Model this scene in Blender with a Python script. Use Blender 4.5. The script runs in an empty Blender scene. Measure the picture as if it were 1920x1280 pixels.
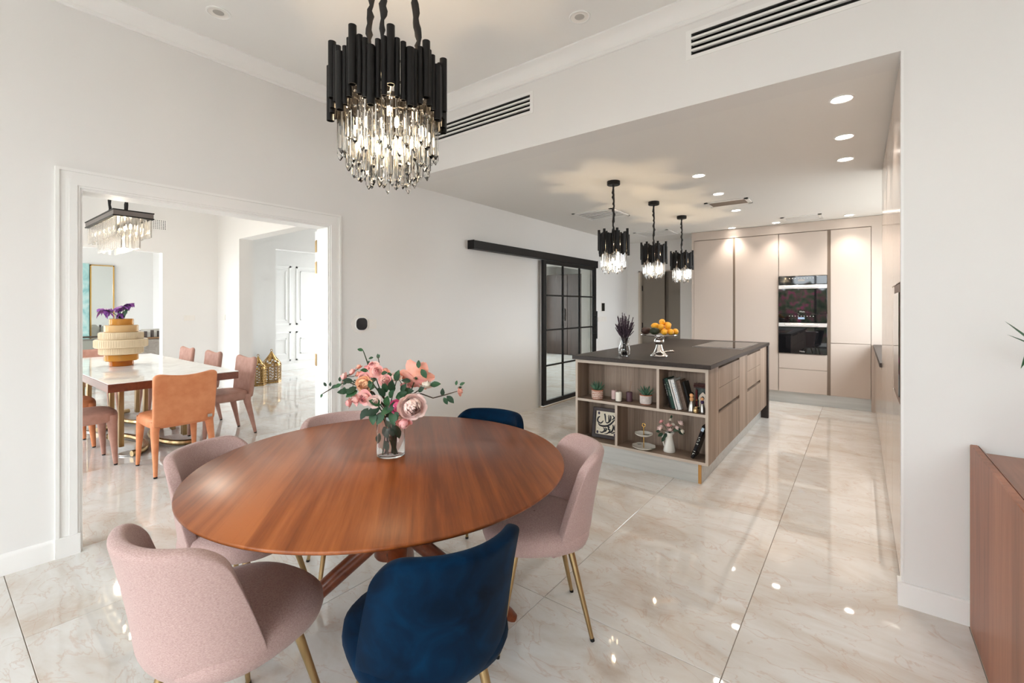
import bpy, math, random
from mathutils import Vector, Matrix
random.seed(7)
S = bpy.context.scene
COL = S.collection
PI = math.pi

# ------------------------------------------------------------------ camera, world, exposure
HC, FPX, HZN, YAW = 1.4, 853.3, 575.0, math.radians(37.43)
cam_d = bpy.data.cameras.new('camera'); cam = bpy.data.objects.new('camera', cam_d); COL.objects.link(cam)
cam.location = (0, 0, HC); cam.rotation_euler = (PI/2, 0, YAW)
cam_d.lens = 16.0; cam_d.sensor_width = 36.0; cam_d.shift_y = -65/1920; cam_d.clip_start = 0.05
S.camera = cam
S.view_settings.view_transform = 'Standard'; S.view_settings.look = 'None'
S.view_settings.gamma = 1.0; S.view_settings.use_curve_mapping = False
S.view_settings.exposure = 0.56
S.cycles.max_bounces = 12; S.cycles.diffuse_bounces = 6; S.cycles.glossy_bounces = 5
S.cycles.transmission_bounces = 10; S.cycles.transparent_max_bounces = 12
S.cycles.caustics_reflective = False; S.cycles.caustics_refractive = False
S.cycles.use_denoising = True; S.cycles.sample_clamp_indirect = 6.0

world = bpy.data.worlds.new('world'); S.world = world; world.use_nodes = True
bg = world.node_tree.nodes['Background']
bg.inputs[0].default_value = (0.88, 0.955, 1.0, 1); bg.inputs[1].default_value = 7.6

def area(name, loc, rot, sx, sy, power, color=(1, 1, 1), portal=False):
    l = bpy.data.lights.new(name, 'AREA'); l.shape = 'RECTANGLE'; l.size = sx; l.size_y = sy
    l.energy = power; l.color = color
    if portal: l.cycles.is_portal = True
    o = bpy.data.objects.new(name, l); COL.objects.link(o); o.location = loc; o.rotation_euler = rot
    return o
# window portals (guide the sky light through the openings of the outer walls)
area('garden_door_offscreen', (-0.3, -3.1, 1.4), (PI/2, 0, 0), 5.6, 2.6, 1, portal=True)
area('kitchen_window_offscreen', (0.8, 6.47, 1.7), (PI/2, 0, PI/2), 2.35, 1.5, 1, portal=True)
area('dining_window_offscreen', (-6.4, -2.0, 1.19), (PI/2, 0, 0), 4.2, 2.32, 1, portal=True)
area('living_window_offscreen', (-10.95, -2.0, 1.365), (PI/2, 0, 0), 3.3, 2.67, 1, portal=True)

area('hall_window_offscreen', (-8.9, 6.5, 1.4), (PI/2, 0, PI), 2.0, 2.4, 1, portal=True)
area('pantry_window_offscreen', (-7.55, 9.1, 1.45), (PI/2, 0, -PI/2), 4.2, 2.1, 1, portal=True)

# ------------------------------------------------------------------ pixel -> point (1920x1280 frame)
_s, _c = math.sin(YAW), math.cos(YAW)
FW, RT, UP = Vector((-_s, _c, 0)), Vector((_c, _s, 0)), Vector((0, 0, 1))
CAM = Vector((0, 0, HC))
def ray(u, v): return FW + RT*((u-960)/FPX) + UP*((HZN-v)/FPX)
def pz(u, v, z): r = ray(u, v); return CAM + r*((z-HC)/r.z)
def px(u, v, x): r = ray(u, v); return CAM + r*(x/r.x)
def py(u, v, y): r = ray(u, v); return CAM + r*(y/r.y)
def pd(u, v, d): return CAM + ray(u, v)*d

# ------------------------------------------------------------------ mesh builder
class M:
    def __init__(s): s.v = []; s.f = []; s.mi = []; s.cur = 0
    def add(s, vs, fs):
        b = len(s.v); s.v += [tuple(p) for p in vs]; s.f += [[i+b for i in f] for f in fs]; s.mi += [s.cur]*len(fs); return s
    def box(s, x0, x1, y0, y1, z0, z1):
        if x0 > x1: x0, x1 = x1, x0
        if y0 > y1: y0, y1 = y1, y0
        if z0 > z1: z0, z1 = z1, z0
        return s.add([(x0,y0,z0),(x1,y0,z0),(x1,y1,z0),(x0,y1,z0),(x0,y0,z1),(x1,y0,z1),(x1,y1,z1),(x0,y1,z1)],
                     [[0,3,2,1],[4,5,6,7],[0,1,5,4],[1,2,6,5],[2,3,7,6],[3,0,4,7]])
    def rbox(s, x0, x1, y0, y1, z0, z1, b=0.004):
        if x0 > x1: x0, x1 = x1, x0
        if y0 > y1: y0, y1 = y1, y0
        if z0 > z1: z0, z1 = z1, z0
        b = min(b, (x1-x0)*.45, (y1-y0)*.45, (z1-z0)*.45)
        c = [(x0+x1)/2, (y0+y1)/2, (z0+z1)/2]; h = [(x1-x0)/2, (y1-y0)/2, (z1-z0)/2]
        vs = []; idx = {}
        for sx in (-1, 1):
            for sy in (-1, 1):
                for sz in (-1, 1):
                    sg = (sx, sy, sz)
                    for a in range(3):
                        p = [c[i] + sg[i]*(h[i] if i == a else h[i]-b) for i in range(3)]
                        idx[(sg, a)] = len(vs); vs.append(p)
        fs = []
        def quad(q):
            p = [Vector(vs[i]) for i in q]; n = (p[1]-p[0]).cross(p[2]-p[0]); m = sum(p, Vector())/len(p)-Vector(c)
            fs.append(q if n.dot(m) > 0 else q[::-1])
        for a in range(3):
            o = [i for i in range(3) if i != a]
            for sa in (-1, 1):
                q = []
                for (p0, p1) in ((-1,-1),(1,-1),(1,1),(-1,1)):
                    sg = [0,0,0]; sg[a] = sa; sg[o[0]] = p0; sg[o[1]] = p1; q.append(idx[(tuple(sg), a)])
                quad(q)
            for p0 in (-1, 1):
                for p1 in (-1, 1):
                    A = [0,0,0]; A[a] = -1; A[o[0]] = p0; A[o[1]] = p1; B = A[:]; B[a] = 1
                    quad([idx[(tuple(A), o[0])], idx[(tuple(B), o[0])], idx[(tuple(B), o[1])], idx[(tuple(A), o[1])]])
        for sx in (-1, 1):
            for sy in (-1, 1):
                for sz in (-1, 1): quad([idx[((sx,sy,sz), a)] for a in range(3)])
        return s.add(vs, fs)
    def tube(s, path, radii, n=12, cap=True, flat=1.0, up=None):
        path = [Vector(p) for p in path]
        if not isinstance(radii, (list, tuple)): radii = [radii]*len(path)
        vs = []; fs = []
        prev = None
        for i, p in enumerate(path):
            t = (path[min(i+1, len(path)-1)]-path[max(i-1, 0)]).normalized()
            if prev is None:
                a = Vector(up) if up else (Vector((0,0,1)) if abs(t.z) < .9 else Vector((1,0,0)))
                x = t.cross(a).normalized()
            else:
                x = (prev - t*prev.dot(t)).normalized()
            prev = x; y = t.cross(x)
            for k in range(n):
                an = 2*PI*k/n; vs.append(p + x*(math.cos(an)*radii[i]) + y*(math.sin(an)*radii[i]*flat))
        for i in range(len(path)-1):
            for k in range(n):
                k2 = (k+1) % n; fs.append([i*n+k, i*n+k2, (i+1)*n+k2, (i+1)*n+k])
        if cap:
            fs.append(list(range(n))[::-1]); fs.append([(len(path)-1)*n+k for k in range(n)])
        return s.add(vs, fs)
    def cyl(s, p0, p1, r0, r1=None, n=16, cap=True): return s.tube([p0, p1], [r0, r0 if r1 is None else r1], n, cap)
    def lathe(s, prof, c=(0,0,0), n=32, cap=True, ax=None):
        vs = []; fs = []; c = Vector(c)
        for (r, z) in prof:
            for k in range(n):
                a = 2*PI*k/n; vs.append(c + Vector((r*math.cos(a), r*math.sin(a), z)))
        m = len(prof)
        for i in range(m-1):
            for k in range(n):
                k2 = (k+1) % n; fs.append([i*n+k, i*n+k2, (i+1)*n+k2, (i+1)*n+k])
        if cap:
            fs.append(list(range(n))[::-1]); fs.append([(m-1)*n+k for k in range(n)])
        return s.add(vs, fs)
    def ball(s, c, r, n=12, m=8, rot=None):
        if not isinstance(r, (list, tuple)): r = (r, r, r)
        c = Vector(c); vs = []; fs = []
        R = rot or Matrix.Identity(3)
        for i in range(m+1):
            th = PI*i/m
            for k in range(n):
                a = 2*PI*k/n
                vs.append(c + R @ Vector((r[0]*math.sin(th)*math.cos(a), r[1]*math.sin(th)*math.sin(a), -r[2]*math.cos(th))))
        for i in range(m):
            for k in range(n):
                k2 = (k+1) % n; fs.append([i*n+k, i*n+k2, (i+1)*n+k2, (i+1)*n+k])
        return s.add(vs, fs)
    def grid(s, fn, nu, nv):
        vs = [fn(i/(nu-1), j/(nv-1)) for j in range(nv) for i in range(nu)]
        fs = [[j*nu+i, j*nu+i+1, (j+1)*nu+i+1, (j+1)*nu+i] for j in range(nv-1) for i in range(nu-1)]
        return s.add(vs, fs)
    def prism(s, pts, h0, h1, fr):
        """pts 2-D outline (counter-clockwise); fr(a,b,h) -> 3-D point"""
        n = len(pts)
        vs = [fr(a, b, h0) for a, b in pts] + [fr(a, b, h1) for a, b in pts]
        fs = [list(range(n))[::-1], [n+i for i in range(n)]] + [[i, (i+1) % n, n+(i+1) % n, n+i] for i in range(n)]
        return s.add(vs, fs)
    def sweep(s, prof, p0, p1, side, z0):
        """profile (out, up) swept from p0 to p1; side = unit vector away from the wall"""
        n = len(prof); side = Vector(side)
        vs = [Vector((p0[0], p0[1], z0+b)) + side*a for a, b in prof] + [Vector((p1[0], p1[1], z0+b)) + side*a for a, b in prof]
        return s.add(vs, [list(range(n)), [n+i for i in range(n)][::-1]] + [[i, n+i, n+(i+1) % n, (i+1) % n] for i in range(n)])
    def mesh(s, name, mats, smooth=None, off=None):
        me = bpy.data.meshes.new(name)
        v = s.v if off is None else [(p[0]-off[0], p[1]-off[1], p[2]-off[2]) for p in s.v]
        me.from_pydata(v, [], s.f)
        if not isinstance(mats, (list, tuple)): mats = [mats]
        for m in mats: me.materials.append(m)
        if len(mats) > 1: me.polygons.foreach_set('material_index', s.mi)
        me.validate(); me.update()
        if smooth is not None:
            me.polygons.foreach_set('use_smooth', [True]*len(me.polygons)); me.set_sharp_from_angle(angle=math.radians(smooth))
        return me
def link(name, me, parent=None, loc=(0,0,0), rot=(0,0,0)):
    o = bpy.data.objects.new(name, me); COL.objects.link(o); o.location = loc; o.rotation_euler = rot
    if parent: o.parent = parent
    return o
def origin(o):
    v = Vector()
    while o: v += o.location; o = o.parent
    return v
def tag(o, label=None, cat=None, group=None, kind=None):
    if label: o['label'] = label
    if cat: o['category'] = cat
    if group: o['group'] = group
    if kind: o['kind'] = kind
    return o
def thing(name, label, cat, loc=(0,0,0), rz=0, group=None):
    return tag(link(name, None, None, loc, (0,0,rz)), label, cat, group)
def part(name, m, mat, parent, smooth=40, label=None, world=True):
    """a part; m holds world coordinates when the thing is not rotated (world=True)"""
    off = origin(parent) if world else None
    o = link(name, m.mesh(name, mat, smooth, off), parent)
    if label: o['label'] = label
    return o
def solo(name, m, mat, label, cat, base, smooth=40, group=None, rz=0):
    return tag(link(name, m.mesh(name, mat, smooth, base), None, base), label, cat, group)
def struct(name, m, mat, parent=None, smooth=35, label=None):
    o = link(name, m.mesh(name, mat, smooth), parent)
    if parent is None: o['kind'] = 'structure'
    if label: o['label'] = label
    return o
def copy_tree(o, parent=None, loc=None, rz=None, label=None, name=None):
    c = o.copy(); COL.objects.link(c); c.parent = parent
    if loc is not None: c.location = loc
    if rz is not None: c.rotation_euler = (0, 0, rz)
    if label: c['label'] = label
    for ch in list(o.children): copy_tree(ch, c)
    return c

def lettering(name, txt, size, m, parent, loc, rot):
    cu = bpy.data.curves.new(name, 'FONT'); cu.body = txt; cu.size = size; cu.extrude = .0002; cu.align_x = 'CENTER'; cu.align_y = 'CENTER'; cu.resolution_u = 3
    tmp = bpy.data.objects.new(name, cu); me = bpy.data.meshes.new_from_object(tmp); bpy.data.objects.remove(tmp); bpy.data.curves.remove(cu)
    me.materials.clear(); me.materials.append(m)
    return link(name, me, parent, loc, rot)

# ------------------------------------------------------------------ materials
def mat(name, col, rough=.5, metal=0, spec=.5, trans=0, ior=1.45, emit=None, estr=0, coat=0, sheen=0, alpha=1, bump=None):
    m = bpy.data.materials.new(name); m.use_nodes = True
    b = m.node_tree.nodes['Principled BSDF']; I = b.inputs
    I['Base Color'].default_value = (*col, 1); I['Roughness'].default_value = rough; I['Metallic'].default_value = metal
    I['Specular IOR Level'].default_value = spec; I['Transmission Weight'].default_value = trans; I['IOR'].default_value = ior
    I['Coat Weight'].default_value = coat; I['Sheen Weight'].default_value = sheen; I['Alpha'].default_value = alpha
    if emit: I['Emission Color'].default_value = (*emit, 1); I['Emission Strength'].default_value = estr
    if bump:
        N = m.node_tree.nodes; L = m.node_tree.links
        tc = N.new('ShaderNodeTexCoord'); nz = N.new('ShaderNodeTexNoise'); bp = N.new('ShaderNodeBump')
        nz.inputs['Scale'].default_value = bump[0]; nz.inputs['Detail'].default_value = 3
        bp.inputs['Strength'].default_value = bump[1]; bp.inputs['Distance'].default_value = bump[2] if len(bump) > 2 else .002
        L.new(tc.outputs['Object'], nz.inputs['Vector']); L.new(nz.outputs['Fac'], bp.inputs['Height']); L.new(bp.outputs['Normal'], I['Normal'])
    return m
def srgb(r, g, b):
    f = lambda c: (c/255)/12.92 if c/255 <= .04045 else ((c/255+.055)/1.055)**2.4
    return (f(r), f(g), f(b))
def nodes(m): return m.node_tree.nodes, m.node_tree.links, m.node_tree.nodes['Principled BSDF'].inputs
def ramp(N, stops):
    r = N.new('ShaderNodeValToRGB'); e = r.color_ramp.elements
    while len(e) < len(stops): e.new(.5)
    for el, (p, c) in zip(e, stops): el.position = p; el.color = (*c, 1)
    return r
def noise_col(name, cols, scale, rough=.8, stretch=(1,1,1), detail=4, bump=0, sheen=0, rot=(0,0,0), distort=0, lo=.3, hi=.7, **k):
    m = mat(name, cols[0], rough, sheen=sheen, **k); N, L, I = nodes(m)
    tc = N.new('ShaderNodeTexCoord'); mp = N.new('ShaderNodeMapping'); nz = N.new('ShaderNodeTexNoise')
    mr = N.new('ShaderNodeMapping'); mr.inputs['Rotation'].default_value = rot
    mp.inputs['Scale'].default_value = stretch
    nz.inputs['Scale'].default_value = scale; nz.inputs['Detail'].default_value = detail; nz.inputs['Distortion'].default_value = distort
    st = [(lo + (hi-lo)*i/(len(cols)-1), c) for i, c in enumerate(cols)]
    rp = ramp(N, st)
    L.new(tc.outputs['Object'], mr.inputs['Vector']); L.new(mr.outputs['Vector'], mp.inputs['Vector']); L.new(mp.outputs['Vector'], nz.inputs['Vector'])
    L.new(nz.outputs['Fac'], rp.inputs['Fac']); L.new(rp.outputs['Color'], I['Base Color'])
    if bump:
        bp = N.new('ShaderNodeBump'); bp.inputs['Strength'].default_value = bump; bp.inputs['Distance'].default_value = .001
        L.new(nz.outputs['Fac'], bp.inputs['Height']); L.new(bp.outputs['Normal'], I['Normal'])
    return m
def wood(name, cols, rough=.35, rot=0, fine=60, stretch=.04, axis='x', plank=None, coat=0, ring=.5, pl_amt=.12, bump=.05):
    """grain along local x (after rot about z) or along z"""
    m = mat(name, cols[0], rough, coat=coat); N, L, I = nodes(m)
    tc = N.new('ShaderNodeTexCoord'); mr = N.new('ShaderNodeMapping'); mr.inputs['Rotation'].default_value = (0, 0, rot)
    mp = N.new('ShaderNodeMapping'); mp.inputs['Scale'].default_value = {'x': (stretch,1,1), 'y': (1,stretch,1), 'z': (1,1,stretch)}[axis]
    n1 = N.new('ShaderNodeTexNoise'); n1.inputs['Scale'].default_value = fine; n1.inputs['Detail'].default_value = 5; n1.inputs['Roughness'].default_value = .65
    n2 = N.new('ShaderNodeTexNoise'); n2.inputs['Scale'].default_value = fine*.13; n2.inputs['Detail'].default_value = 2; n2.inputs['Distortion'].default_value = .6
    mx = N.new('ShaderNodeMath'); mx.operation = 'MULTIPLY_ADD'; mx.inputs[1].default_value = ring
    sc = N.new('ShaderNodeMath'); sc.operation = 'MULTIPLY'; sc.inputs[1].default_value = 1-ring
    L.new(tc.outputs['Object'], mr.inputs['Vector']); L.new(mr.outputs['Vector'], mp.inputs['Vector'])
    L.new(mp.outputs['Vector'], n1.inputs['Vector']); L.new(mp.outputs['Vector'], n2.inputs['Vector'])
    L.new(n1.outputs['Fac'], sc.inputs[0]); L.new(n2.outputs['Fac'], mx.inputs[0]); L.new(sc.outputs[0], mx.inputs[2])
    rp = ramp(N, [(.36 + .28*i/(len(cols)-1), c) for i, c in enumerate(cols)])
    fac = mx.outputs[0]
    if plank:
        sx = N.new('ShaderNodeSeparateXYZ'); L.new(mr.outputs['Vector'], sx.inputs[0])
        dv = N.new('ShaderNodeMath'); dv.operation = 'DIVIDE'; dv.inputs[1].default_value = plank
        fl = N.new('ShaderNodeMath'); fl.operation = 'FLOOR'; wn = N.new('ShaderNodeTexWhiteNoise'); wn.noise_dimensions = '1D'
        L.new(sx.outputs['Y' if axis == 'x' else 'X'], dv.inputs[0]); L.new(dv.outputs[0], fl.inputs[0]); L.new(fl.outputs[0], wn.inputs['W'])
        ma = N.new('ShaderNodeMath'); ma.operation = 'MULTIPLY_ADD'; ma.inputs[1].default_value = pl_amt
        L.new(wn.outputs['Value'], ma.inputs[0]); L.new(fac, ma.inputs[2])
        sb = N.new('ShaderNodeMath'); sb.operation = 'SUBTRACT'; sb.inputs[1].default_value = pl_amt/2; L.new(ma.outputs[0], sb.inputs[0]); fac = sb.outputs[0]
    L.new(fac, rp.inputs['Fac']); L.new(rp.outputs['Color'], I['Base Color'])
    bp = N.new('ShaderNodeBump'); bp.inputs['Strength'].default_value = bump; bp.inputs['Distance'].default_value = .001
    if bump: L.new(n1.outputs['Fac'], bp.inputs['Height']); L.new(bp.outputs['Normal'], I['Normal'])
    return m

WALL = mat('wall_paint', (.80, .79, .775), .7, bump=(220, .05))
CEIL = mat('ceiling_paint', (.82, .81, .79), .8)
WHITE = mat('white_gloss_paint', (.86, .855, .84), .35)
DWALL = WALL
BLACK = mat('matte_black_metal', (.006, .0055, .0055), .45, spec=.35)
BLACKP = mat('black_powder_coat', (.006, .0052, .005), .42, spec=.3)
BRASS = noise_col('brushed_brass', [srgb(160,134,94), srgb(190,164,122)], 40, .3, (1,1,.05), metal=1)
GOLD = mat('gold', srgb(214,170,92), .2, metal=1)
AGOLD = noise_col('antique_gold', [srgb(120,88,44), srgb(205,168,110)], 60, .3, metal=1)
STEEL = mat('steel', (.62, .6, .58), .28, metal=1)
CHROME = mat('chrome', (.8, .78, .76), .08, metal=1)
BRUSHED = noise_col('brushed_aluminium', [(.50,.51,.50), (.62,.63,.62)], 30, .38, (.05,1,1), metal=.6)
CLEAR = mat('clear_glass', (1, 1, 1), .0, trans=1, ior=1.45)
THIN = bpy.data.materials.new('pane_glass'); THIN.use_nodes = True
_n, _l = THIN.node_tree.nodes, THIN.node_tree.links
_n.remove(_n['Principled BSDF'])
_t = _n.new('ShaderNodeBsdfTransparent'); _g = _n.new('ShaderNodeBsdfGlossy'); _g.inputs['Roughness'].default_value = .01
_w = _n.new('ShaderNodeLayerWeight'); _w.inputs['Blend'].default_value = .5; _x = _n.new('ShaderNodeMixShader')
_p = _n.new('ShaderNodeMath'); _p.operation = 'POWER'; _p.inputs[1].default_value = 4.0
_f = _n.new('ShaderNodeMath'); _f.operation = 'MULTIPLY_ADD'; _f.inputs[1].default_value = .5; _f.inputs[2].default_value = .03
_l.new(_w.outputs['Facing'], _p.inputs[0]); _l.new(_p.outputs[0], _f.inputs[0])
_t.inputs[0].default_value = (.93, .95, .94, 1)
_l.new(_f.outputs[0], _x.inputs[0]); _l.new(_t.outputs[0], _x.inputs[1]); _l.new(_g.outputs[0], _x.inputs[2]); _l.new(_x.outputs[0], _n['Material Output'].inputs[0])
CRYSTAL = mat('crystal', (1, .985, .96), .0, trans=1, ior=1.52)
BULB = mat('warm_bulb', (1, .9, .7), .4, emit=(1, .78, .50), estr=95)
LED = mat('downlight_led', (1, .97, .92), .4, emit=(1, .93, .85), estr=14)
SLEEVE = mat('black_fabric_sleeve', (.02, .018, .018), .75, bump=(90, .5))
PINK = noise_col('pink_tweed', [srgb(160,130,125), srgb(182,153,148), srgb(198,172,166)], 420, .9, (.5,.5,1.6), 4, bump=.3, sheen=.2, lo=.25, hi=.75)
NAVY = noise_col('blue_velvet', [srgb(0,14,30), srgb(0,27,50), srgb(0,41,70)], 7, .8, (1,1,1), 5, distort=1.6, sheen=.03, spec=.08, lo=.25, hi=.75)
ORANGE = noise_col('orange_leather', [srgb(206,126,82), srgb(220,146,102)], 14, .55, bump=.1)
DPINK = noise_col('dusty_pink_leather', [srgb(170,126,112), srgb(186,144,130)], 16, .55)
TABLEW = wood('walnut_table', [srgb(108,52,22), srgb(146,78,34), srgb(174,100,50)], .33, rot=math.radians(-139), fine=30, stretch=.05, plank=.17, ring=.55, pl_amt=.10, bump=0)
LEGW = wood('walnut_leg', [srgb(96,44,22), srgb(136,70,38)], .3, fine=40, stretch=.1, bump=0)
CONSW = wood('walnut_console', [srgb(128,74,48), srgb(158,96,66), srgb(178,114,82)], .38, fine=34, stretch=.07, axis='z', ring=.6)
ISLC = [srgb(104,86,72), srgb(138,118,102), srgb(158,138,122)]
ISLW = wood('island_oak', ISLC, .5, fine=50, stretch=.03, axis='z')
ISLH = wood('island_oak_level', ISLC, .5, fine=50, stretch=.03, axis='x')
EDGE = mat('island_edge_lit', srgb(188,174,160), .5)  # island laminate in a paler tone: stronger light on the front edges, painted in
WORKTOP = noise_col('dark_stone_worktop', [srgb(46,38,34), srgb(58,49,44)], 60, .42, spec=.35)
WTEDGE = WORKTOP
TAUPE = mat('taupe_laminate', srgb(200,186,175), .32, spec=.4, bump=(300, .03))
TAUPEG = mat('taupe_gloss_panel', srgb(200,184,172), .14, spec=.5)
GROOVE = mat('bronze_groove', srgb(120,104,90), .4)
PLINTH = noise_col('aluminium_plinth', [srgb(186,186,182), srgb(204,204,200)], 30, .4, (.05,1,1), metal=.3)
OAKEND = wood('oak_edge', [srgb(176,124,60), srgb(200,150,82)], .5, axis='z')
OVEN = mat('oven_black_glass', (.006, .006, .007), .03, spec=.6)
GREEN = noise_col('leaf_green', [srgb(24,58,34), srgb(52,98,60)], 14, .5)
DGREEN = noise_col('dark_leaf_green', [srgb(20,44,28), srgb(38,72,46)], 14, .5)
SUCC = noise_col('succulent_green', [srgb(44,78,58), srgb(98,138,112)], 20, .5)
STEM = mat('stem_green', srgb(46,60,34), .6)
TWIG = mat('twig_brown', srgb(70,56,44), .7)
ROSEP = noise_col('rose_pink', [srgb(240,160,164), srgb(248,192,188), srgb(252,216,208)], 30, .6)
ROSEL = noise_col('rose_blush', [srgb(236,204,198), srgb(248,226,218)], 26, .6)
ROSEC = noise_col('rose_coral', [srgb(236,150,120), srgb(244,180,160), srgb(240,160,158)], 20, .6)
ROSEPE = noise_col('rose_peach', [srgb(244,186,140), srgb(250,208,176)], 20, .6)
ROSEM = noise_col('rose_magenta', [srgb(206,60,120), srgb(236,120,160)], 30, .6)
ROSEW = noise_col('rose_cream', [srgb(226,216,196), srgb(244,236,222)], 26, .6)
IRIS = noise_col('iris_purple', [srgb(76,32,96), srgb(128,70,150), srgb(160,96,170)], 40, .6)
AMBER = mat('amber_glass', srgb(244,176,84), .05, trans=.55, ior=1.3)
AMBERD = mat('dark_amber_glass', srgb(214,120,30), .05, trans=.55, ior=1.3)
AMBERP = mat('peach_amber_glass', srgb(248,206,150), .1, trans=.4, ior=1.3)
AMBERL = mat('pale_amber_glass', srgb(252,230,196), .15, trans=.3, ior=1.3)
TTOP = noise_col('white_marble_top', [srgb(232,232,228), srgb(246,246,244)], 6, .04, distort=1.5)
TEDGE = wood('dining_table_wood', [srgb(92,44,28), srgb(126,66,44)], .3, coat=.4)

def marble():
    m = mat('marble_tile', (.8, .78, .74), .03, spec=1.0); N, L, I = nodes(m)
    tc = N.new('ShaderNodeTexCoord'); oi = N.new('ShaderNodeObjectInfo'); ad = N.new('ShaderNodeVectorMath'); ad.operation = 'ADD'
    ml = N.new('ShaderNodeMath'); ml.operation = 'MULTIPLY'; ml.inputs[1].default_value = 37.0
    L.new(oi.outputs['Random'], ml.inputs[0]); L.new(tc.outputs['Object'], ad.inputs[0]); L.new(ml.outputs[0], ad.inputs[1])
    mp = N.new('ShaderNodeMapping'); mp.inputs['Rotation'].default_value = (0, 0, .5); mp.inputs['Scale'].default_value = (1, 1.9, 1); L.new(ad.outputs[0], mp.inputs['Vector'])
    n1 = N.new('ShaderNodeTexNoise'); n1.inputs['Scale'].default_value = 1.5; n1.inputs['Detail'].default_value = 9; n1.inputs['Roughness'].default_value = .62; n1.inputs['Distortion'].default_value = 1.1
    n2 = N.new('ShaderNodeTexNoise'); n2.inputs['Scale'].default_value = 2.6; n2.inputs['Detail'].default_value = 6; n2.inputs['Distortion'].default_value = 2.0
    L.new(mp.outputs['Vector'], n1.inputs['Vector']); L.new(mp.outputs['Vector'], n2.inputs['Vector'])
    r1 = ramp(N, [(.30, srgb(200,186,172)), (.46, srgb(214,209,202)), (.64, srgb(224,223,220))])
    r2 = ramp(N, [(.40, (0,0,0)), (.485, (.0,.0,.0)), (.50, (.34,.34,.34)), (.515, (0,0,0)), (.62, (.0,.0,.0))])
    mx = N.new('ShaderNodeMix'); mx.data_type = 'RGBA'; mx.inputs['B'].default_value = (*srgb(188,146,120), 1)
    L.new(n1.outputs['Fac'], r1.inputs['Fac']); L.new(n2.outputs['Fac'], r2.inputs['Fac'])
    L.new(r2.outputs['Color'], mx.inputs['Factor']); L.new(r1.outputs['Color'], mx.inputs['A']); L.new(mx.outputs['Result'], I['Base Color'])
    return m
MARBLE = marble()
GROUT = mat('grout', srgb(140,128,114), .8)

# ------------------------------------------------------------------ setting
XL, YH, ZK, ZM = -3.557, 2.82, 2.61, 3.2      # left wall face, header face, kitchen and main ceilings
fl = struct('floor', M().box(-13.2, 3.3, -3.6, 12.6, -.12, -.004), GROUT)
tx, ty = .796, 1.567
tile_me = M().rbox(-tx/2+.0013, tx/2-.0013, -ty/2+.0013, ty/2-.0013, -.012, 0, .0012).mesh('tile', MARBLE)
for i in range(-16, 5):
    for j in range(-2, 8):
        x, y = -.417 + tx*(i+.5), .274 + ty*(j+.5)
        if x < -10.6 and y > 4: continue
        if x > .9 and y > 3.2: continue
        if y > 8.4 and not (-8 < x < -3.4): continue
        link('tile', tile_me, fl, (x, y, 0))

def wall_with_holes(m, axis, c0, c1, a0, a1, z0, z1, holes):
    """slab with rectangular openings (h0,h1,zb,zt); axis = thickness direction ('z': run x, height y)"""
    A = sorted({a0, a1, *[min(max(h[k], a0), a1) for h in holes for k in (0, 1)]})
    Z = sorted({z0, z1, *[min(max(h[k], z0), z1) for h in holes for k in (2, 3)]})
    for p0, p1 in zip(A, A[1:]):
        for q0, q1 in zip(Z, Z[1:]):
            pm, qm = (p0+p1)/2, (q0+q1)/2
            if any(h[0] < pm < h[1] and h[2] < qm < h[3] for h in holes): continue
            if axis == 'x': m.box(c0, c1, p0, p1, q0, q1)
            elif axis == 'y': m.box(p0, p1, c0, c1, q0, q1)
            else: m.box(p0, p1, q0, q1, c0, c1)
    return m
def duct(axis, d0, d1, a0, a1, b0, b1, t=.006):
    """open box lining an opening: mouth at d0, closed end at d1"""
    m = M(); e = .0005; a0 += e; a1 -= e; b0 += e; b1 -= e
    def bx(x0, x1, p0, p1, q0, q1):
        if axis == 'x': m.box(x0, x1, p0, p1, q0, q1)
        elif axis == 'y': m.box(p0, p1, x0, x1, q0, q1)
        else: m.box(p0, p1, q0, q1, x0, x1)
    s_ = 1 if d1 > d0 else -1
    bx(d1-s_*t, d1, a0, a1, b0, b1)
    bx(d0, d1-s_*t, a0, a0+t, b0, b1); bx(d0, d1-s_*t, a1-t, a1, b0, b1)
    bx(d0, d1-s_*t, a0+t, a1-t, b0, b0+t); bx(d0, d1-s_*t, a0+t, a1-t, b1-t, b1)
    return m
VENT1, VENT2 = (-3.12, -1.985, 2.883, 3.006), (-.805, .52, 2.905, 3.035)
GRILLES = [(-1.22, 5.73, .46, .30), (-2.70, 5.45, .56, .56), (-2.67, 7.40, .56, .56), (-.63, 7.30, .46, .36)]
GF = .04
_pg = px(297, 421, -9.0)
WGR = (_pg.y-.10, _pg.y+.10, _pg.z-.075, _pg.z+.075)
DY0, DY1, DZ = .566, 2.108, 2.08
struct('wall_left', wall_with_holes(M(), 'x', XL-.163, XL, -3.2, 8.34, -.01, 3.2, [(DY0, DY1, -.01, DZ), (5.32, 6.78, -.01, 2.02)]), WALL)
struct('wall_back', wall_with_holes(M(), 'y', -3.36, -3.2, XL, 3.3, -.01, 3.2, [(-3.1, 2.5, -.01, 2.7)]), WALL)
struct('wall_right', M().box(3.1, 3.26, -3.2, 2.82, -.01, 3.2), WALL)
hd = wall_with_holes(M(), 'y', YH, YH+.2, XL, .16, ZK-.003, 3.2, [VENT1, VENT2])
struct('wall_header', hd, WALL)
struct('wall_pier', wall_with_holes(M(), 'y', YH, YH+.04, .16, 3.26, -.01, 3.2, [VENT2]).box(.80, 3.26, YH+.04, YH+.2, -.01, 3.2), WALL)
struct('ceiling', M().box(XL-.1, 3.26, -3.36, YH+.1, ZM, ZM+.12), CEIL)
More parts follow.
